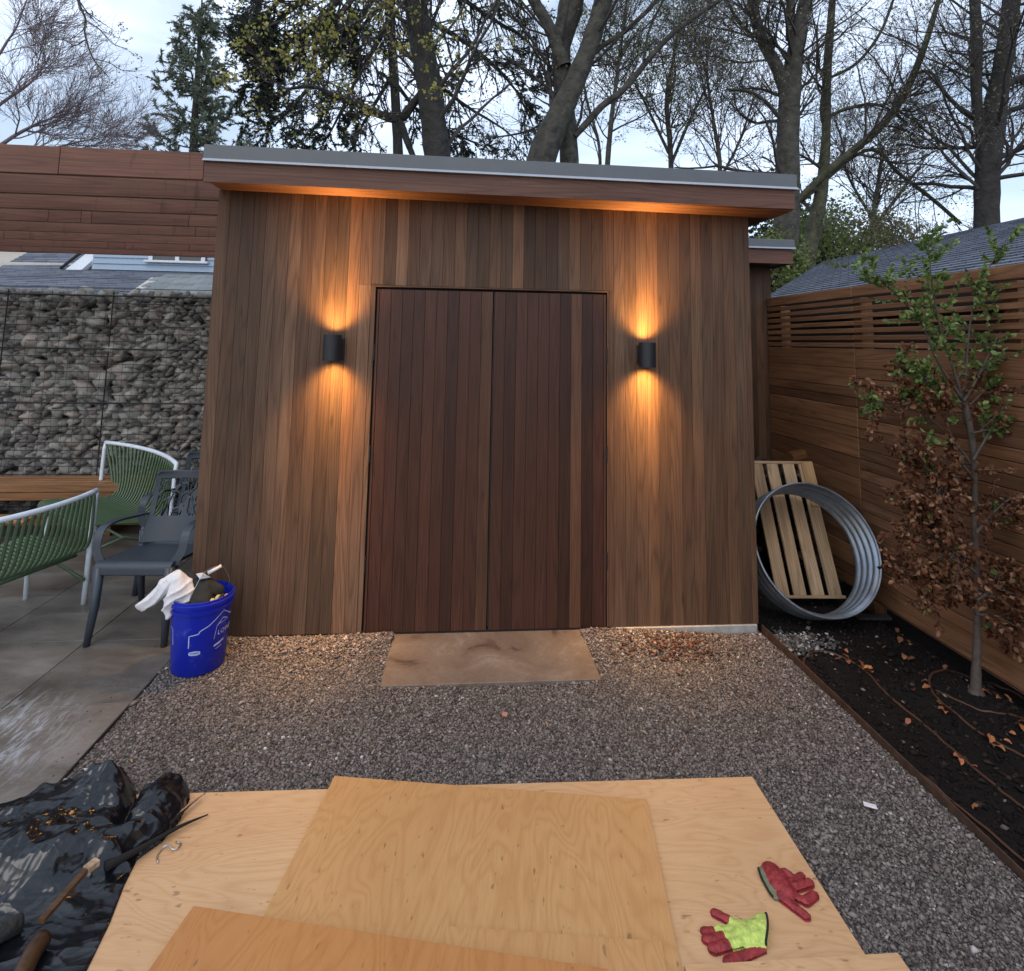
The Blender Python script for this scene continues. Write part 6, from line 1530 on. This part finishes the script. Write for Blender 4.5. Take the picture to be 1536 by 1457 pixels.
evergreen([[(-1.969,11,10.105,0.0632),(-2.694,11,8.911,0.0569),(-3.537,11,8.02,0.0443),(-3.887,11,7.587,0.0253),(-4.04,11,7.039,0.0126)],[(-1.933,11,9.252,0.0632),(-2.781,11,8.072,0.0569),(-3.499,11,7.342,0.0443),(-3.777,11,6.788,0.0253),(-3.913,11,6.381,0.0126)],[(-1.78,11,8.7,0.0632),(-2.373,11,7.55,0.0506),(-2.845,11,6.843,0.0443),(-3.307,11,6.15,0.0253),(-3.653,11,5.737,0.0126)],[(-1.987,11,10.536,0.0569),(-3.361,11,9.42,0.0506),(-3.945,11,8.54,0.0379),(-4.176,11,7.839,0.0253),(-4.274,11,7.427,0.0126)],[(-1.738,10.5,9.327,0.0543),(-2.069,10.5,8.357,0.0483),(-2.52,10.5,7.531,0.0362),(-2.848,10.5,6.861,0.0241),(-3,10.5,6.339,0.0121)],[(-1.578,11.5,8.743,0.0595),(-0.604,11.5,8.227,0.0529),(0.237,11.5,7.699,0.0397),(0.944,11.5,7.018,0.0264),(1.373,11.5,6.181,0.0132)],[(-1.545,11.5,7.875,0.0529),(-0.704,11.5,7.066,0.0463),(-0.009,11.5,6.536,0.033),(0.684,11.5,6.146,0.0198),(1.102,11.5,5.813,0.0132)],[(-1.617,11,7.876,0.0506),(-2.089,11,6.888,0.0379),(-2.317,11,6.337,0.0316),(-2.542,11,5.793,0.019),(-2.767,11,5.322,0.0126)],[(-1.612,11.5,9.625,0.0595),(-0.349,11.5,8.979,0.0529),(0.499,11.5,8.448,0.0397),(1.207,11.5,8.054,0.0264),(1.566,11.5,7.49,0.0132)],[(-1.517,11.5,7.161,0.0463),(-1.889,11.5,6.434,0.033),(-2.131,11.5,5.934,0.0264),(-2.244,11.5,5.515,0.0132)],[(-1.578,12,7.248,0.0483),(-0.992,12,6.544,0.0345),(-0.277,12,6.141,0.0276),(0.439,12,5.853,0.0138)],[(-2.137,10.6,9.505,0.0548),(-3.081,10.6,8.48,0.0487),(-3.657,10.6,7.906,0.0366),(-3.817,10.6,7.566,0.0244),(-3.917,10.6,7.234,0.0122)],[(-1.91,10.8,9.393,0.0559),(-1.365,10.8,8.602,0.0497),(-1.852,10.8,8.018,0.0372),(-2.205,10.8,7.453,0.0248),(-2.312,10.8,7.045,0.0124)],[(-1.47,11.2,10.302,0.0579),(-0.361,11.2,9.514,0.0515),(0.471,11.2,8.995,0.0386),(1.027,11.2,8.6,0.0257),(1.307,11.2,8.33,0.0129)]],
    'large dark evergreen with sweeping sprays behind the left half of the shed roof', 42, [(-1.204,11.3,2.906,0.1039),(-1.314,11.3,5.152,0.0974),(-1.496,11.3,7.207,0.0909),(-1.713,11.3,9.332,0.0779),(-1.906,11.3,10.788,0.0584)])
# spring maple leaves hanging in front of the evergreen
mp_ = [[(-0.057,7.2,6.755,0.029),(-0.739,7.2,6.33,0.0248),(-1.399,7.2,5.827,0.0166),(-1.885,7.2,5.525,0.0124),(-2.361,7.2,5.229,0.0083)],[(-0.406,7.2,6.728,0.0248),(-0.9,7.2,6.043,0.0166),(-1.22,7.2,5.568,0.0124),(-1.628,7.2,5.363,0.0083)],[(-0.585,7.2,6.901,0.0248),(-1.423,7.2,6.372,0.0166),(-1.99,7.2,5.966,0.0124),(-2.55,7.2,5.659,0.0083)],[(0.12,7.3,6.839,0.0252),(-0.126,7.3,6.065,0.0168),(-0.378,7.3,5.677,0.0126),(-0.545,7.3,5.483,0.0084)]]
rt = empty('maple_branches', (-0.057,7.2,6.755), label='maple boughs with small yellow green spring leaves in front of the dark evergreen', cat='branch')
trunkmesh(mp_, M['twig'], rt, 'boughs', 7, 16)
r5 = np.random.default_rng(51); P = np.array([pathPR(p, 12)[0] for p in mp_]); R = np.array([pathPR(p, 12)[1] for p in mp_])
P1, R1 = grow(r5, P, R, 46, .75, ang=(.5, 1.1), t0=.3, m=6, rr=.4, rmin=.003, up=-.1); P2, R2 = grow(r5, P1, R1, 150, .3, m=5, rr=.5, rmin=.0022)
V1, F1 = tubes(P1, R1, 4); V2, F2 = tubes(P2, R2, 3); addmesh(np.concatenate([V1, V2]), np.concatenate([F1, F2+len(V1)]), 'twigs', M['twig'], rt)
LPX = [(-2.046,7,5.667),(-1.919,7,5.545),(-1.832,7,5.42),(-1.756,7,5.512),(-1.948,7,5.326),(-1.861,7,5.202),(-1.68,7,5.604),(-1.629,7,5.39),(-2.087,7,5.386),(-2.147,7,5.314),(-1.976,7,5.109),(-1.831,7,5.075),(-1.89,7,4.986),(-1.803,7,5.64),(-2.263,7,5.263),(-2.219,7,5.18),(-2.704,7,5.364),(-2.793,7,5.272),(-2.697,7,5.493),(-2.983,7,4.854),(-2.943,7,4.823),(-2.638,7,4.942),(-2.869,7,4.886),(-1.691,7,5.823),(-1.527,7,5.79),(-1.204,7,5.901),(-1.076,7,5.777),(-0.956,7,5.874),(-0.527,7,5.461),(-0.442,7,5.422),(-0.857,7,5.44),(-0.789,7,5.383),(-2.448,7,5.038),(-2.892,7,5.825),(-2.293,7,5.78),(-0.441,7,4.855),(-0.425,7,4.882),(-0.365,7,5.604),(-1.186,7,4.514),(-1.268,7,4.552),(-1.739,7,4.527),(-1.598,7,4.747),(-1,7,5.96),(-0.203,7,5.793),(-0.12,7,5.843),(-2.524,7,5.634),(-2.418,7,5.859),(-2.101,7,5.925),(-1.857,7,5.899),(-0.706,7,5.847),(-1.539,7,5.179),(-1.442,7,4.841),(0.396,7,5.476),(0.521,7,5.573),(-0.354,7,5.252),(-0.102,7,5.18)]
C = np.concatenate([np.array(p)[None]+r5.normal(0, .055, (17, 3)) for p in LPX]+[P2[r5.integers(0, len(P2), 120), r5.integers(1, 5, 120)]])
V, F = leafquads(r5, C, .052, .4, .3); o = addmesh(V, F, 'leaves', M['leafyellow'], rt); o['kind'] = 'stuff'
# evergreen shrubs behind the garage ridge
def shrub(c, rad, label, seed, mat, n=9000, ls=.06):
    r = np.random.default_rng(seed); root = empty('shrub', (c[0], c[1], 0), label=label, cat='shrub')
    st = [[(c[0], c[1], -.1, .05), (c[0]+.1, c[1], c[2]*.5, .04), (c[0], c[1], c[2], .02)]]; trunkmesh(st, M['barkdark'], root, 'stem', 6, 8)
    k = 34; cc = r.normal(0, .5, (k, 3))*np.array(rad)*.75+np.array(c)
    i = r.integers(0, k, n); C = cc[i]+r.normal(0, 1, (n, 3))*np.array(rad)*.17
    C = C[C[:, 2] > 0.1]; V, F = leafquads(r, C, ls); o = addmesh(V, F, 'foliage', mat, root); o['kind'] = 'stuff'
shrub((7.916,12,4.112), (1.1, 1.0, 1.3), 'green leaved shrub just right of the rear wing roof', 61, M['shrubleaf'], 4500)
shrub((10.407,13.5,4.541), (1.7, 1.0, 1.0), 'low green and brown shrub behind the garage roof', 62, M['leafbud'], 5500)
shrub((5.391,9.5,2.893), (.6, .6, .9), 'dark shrub in the gap between the rear wing and the garage roof', 63, M['shrubleaf'], 6000)
shrub((8.812,15,4.021), (2.6, 1.0, 1.6), 'dark evergreen hedge mass low behind the right trees', 64, M['needle'], 12000, .12)

# ================================================================== YOUNG BEECH by the fence
sap = empty('young_beech', (2.683,2.959,-0), label='young beech with brown dry leaves below and fresh green leaves above, in the soil bed', cat='tree')
s1 = [[(2.685,2.96,-0.039,0.0408),(2.685,2.96,0.064,0.0289),(2.706,2.96,0.257,0.0221),(2.725,2.96,0.52,0.0204),(2.73,2.96,0.788,0.0187),(2.749,2.96,1.062,0.0187),(2.73,2.94,1.273,0.0203),(2.69,2.93,1.484,0.0202)]]
s2 = [[(2.689,2.93,1.477,0.0152),(2.547,2.93,1.694,0.0084),(2.464,2.93,1.907,0.0067),(2.319,2.93,2.055,0.0051),(2.21,2.93,2.153,0.0034),(2.067,2.93,2.2,0.0025)],[(2.689,2.93,1.477,0.0135),(2.646,2.93,1.625,0.0084),(2.583,2.93,1.837,0.0067),(2.556,2.93,2.017,0.0051),(2.54,2.93,2.199,0.0034),(2.54,2.93,2.384,0.0025)],[(2.689,2.93,1.477,0.0135),(2.72,2.93,1.697,0.0084),(2.759,2.93,1.913,0.0067),(2.827,2.93,2.097,0.0051),(2.917,2.93,2.247,0.004),(3.051,2.93,2.42,0.0025)],[(2.662,2.9,1.48,0.0117),(2.764,2.9,1.628,0.0083),(2.896,2.9,1.843,0.0067),(3.049,2.9,1.99,0.005),(3.236,2.9,2.141,0.0033)],[(2.747,2.96,1.131,0.0119),(2.605,2.96,1.305,0.0085),(2.459,2.96,1.409,0.0051),(2.272,2.96,1.46,0.0034),(2.159,2.96,1.466,0.0026)],[(2.693,2.9,1.177,0.01),(2.82,2.9,1.349,0.0083),(2.946,2.9,1.489,0.0067),(3.113,2.9,1.632,0.005)],[(2.739,2.96,0.924,0.0102),(2.587,2.96,1.028,0.0085),(2.461,2.96,1.131,0.0068),(2.374,2.96,1.252,0.0051)],[(2.682,2.9,0.808,0.0117),(2.826,2.9,0.94,0.0083),(2.986,2.9,1.041,0.0067)],[(2.671,2.9,0.61,0.0117),(2.549,2.9,0.71,0.0083),(2.427,2.9,0.81,0.0067),(2.342,2.9,0.91,0.0033)],[(2.643,2.88,0.489,0.0099),(2.521,2.88,0.556,0.0083),(2.379,2.88,0.597,0.0066),(2.272,2.88,0.618,0.0033)],[(2.616,2.85,0.502,0.0098),(2.747,2.85,0.564,0.0082),(2.915,2.85,0.593,0.0066)],[(2.58,2.8,0.713,0.0097),(2.499,2.8,0.777,0.008),(2.422,2.8,0.684,0.0048),(2.345,2.8,0.591,0.0032)],[(2.66,2.86,1.085,0.0099),(2.58,2.86,1.152,0.0066),(2.462,2.86,1.036,0.0049),(2.386,2.86,0.987,0.0033)],[(2.631,2.88,0.425,0.0099),(2.765,2.88,0.406,0.0066),(2.908,2.88,0.355,0.005)],[(2.726,2.95,1.405,0.0068),(2.544,2.95,1.558,0.0051),(2.332,2.95,1.662,0.0034)],[(2.693,2.92,1.443,0.0067),(2.856,2.92,1.568,0.005),(3.036,2.92,1.63,0.0034)],[(2.745,2.96,1.323,0.0068),(2.586,2.96,1.473,0.0051),(2.421,2.96,1.539,0.0034)],[(2.696,2.9,1.314,0.0067),(2.858,2.9,1.349,0.005),(3.016,2.9,1.402,0.0033)]]
s1 = [[(q[0], q[1], q[2], q[3]*.82) for q in p] for p in s1]
trunkmesh(s1, M['saplingbark'], sap, 'trunk', 10, 30, .06)
s2 = [[(q[0], q[1], q[2], q[3]*.72) for q in p] for p in s2]
trunkmesh(s2, M['saplingbark'], sap, 'branches', 6, 14, .03)
r6 = np.random.default_rng(71); P = np.array([pathPR(p, 12)[0] for p in s2]); R = np.array([pathPR(p, 12)[1] for p in s2])
wtop = np.array([1,1,1,1,.6,.6,.2,.2,0,0,0,0,0,0,1,1,.6,.5]); wlow = np.array([0,0,0,0,.5,.5,1.2,1,1.2,1.4,1.4,1,1,1.1,.3,.3,.8,.8])
Pg, Rg = grow(r6, P, R, 230, .18, ang=(.5, 1.1), t0=.15, m=5, rr=.5, rmin=.0011, up=.2, w=wtop/wtop.sum())
Pb, Rb = grow(r6, P, R, 300, .25, ang=(.5, 1.2), t0=.1, m=5, rr=.5, rmin=.0011, up=0.0, w=wlow/wlow.sum())
V1, F1 = tubes(Pg, Rg, 4); V2, F2 = tubes(Pb, Rb, 4); addmesh(np.concatenate([V1, V2]), np.concatenate([F1, F2+len(V1)]), 'twigs', M['saplingbark'], sap)
def leaf4(r, C, U, size, fold=.25):
    """leaf of eight triangles: a bent, folded blade with a pointed tip"""
    n = len(C); u = U/np.linalg.norm(U, axis=1, keepdims=True); v = np.cross(u, r.normal(size=(n, 3))); v /= np.linalg.norm(v, axis=1, keepdims=True)+1e-9; w_ = np.cross(u, v)
    s = (size*r.uniform(.6, 1.35, n))[:, None]; cv = r.uniform(-.35, .75, n)[:, None]
    pts = []
    for t, wd in ((0, 0), (.3, .30), (.62, .33), (1, 0)):
        c = C+u*s*t+w_*s*cv*t*t
        if wd: pts += [c+v*s*wd+w_*s*fold*wd*1.3, c, c-v*s*wd+w_*s*fold*wd*1.3]
        else: pts += [c]
    V = np.stack(pts, 1); b = np.arange(n)[:, None]*8
    f = np.array([(0,2,1),(0,3,2),(1,2,5),(1,5,4),(2,3,6),(2,6,5),(4,5,7),(5,6,7)])
    return V.reshape(-1, 3), (b[:, None, :]+f[None]).reshape(-1, 3)
def onto(P_, n, r):
    i = r.integers(0, len(P_), n); t = r.uniform(.1, 1, n)*(P_.shape[1]-1); i0 = np.minimum(t.astype(int), P_.shape[1]-2); f = (t-i0)[:, None]
    C = P_[i, i0]*(1-f)+P_[i, i0+1]*f; T_ = P_[i, i0+1]-P_[i, i0]; T_ /= np.linalg.norm(T_, axis=1, keepdims=True); return C, T_+r.normal(0, .8, (n, 3))
C, U = onto(Pg, 4200, r6); V, F = leaf4(r6, C, U, .027, .5); o = addmesh(V, F, 'green_leaves', M['leafgreen'], sap, True); o['kind'] = 'stuff'
C, U = onto(Pb, 6200, r6); U[:, 2] -= .35; V, F = leaf4(r6, C, U, .029, .8); o = addmesh(V, F, 'brown_leaves', M['leafbrown'], sap, True); o['kind'] = 'stuff'
C, U = onto(Pb[::4], 90, r6); V, F = leaf4(r6, C, U, .034); o = addmesh(V, F, 'green_leaves', M['leafgreen'], sap, True); o['kind'] = 'stuff'
mb = MB(); mb.lathe([(0.0, .05), (0.022, .04), (0.035, .012), (0.055, -.015)], 14, (2.683, 2.959, -.005)); kid(mb, 'root_flare', M['saplingbark'], sap, True)
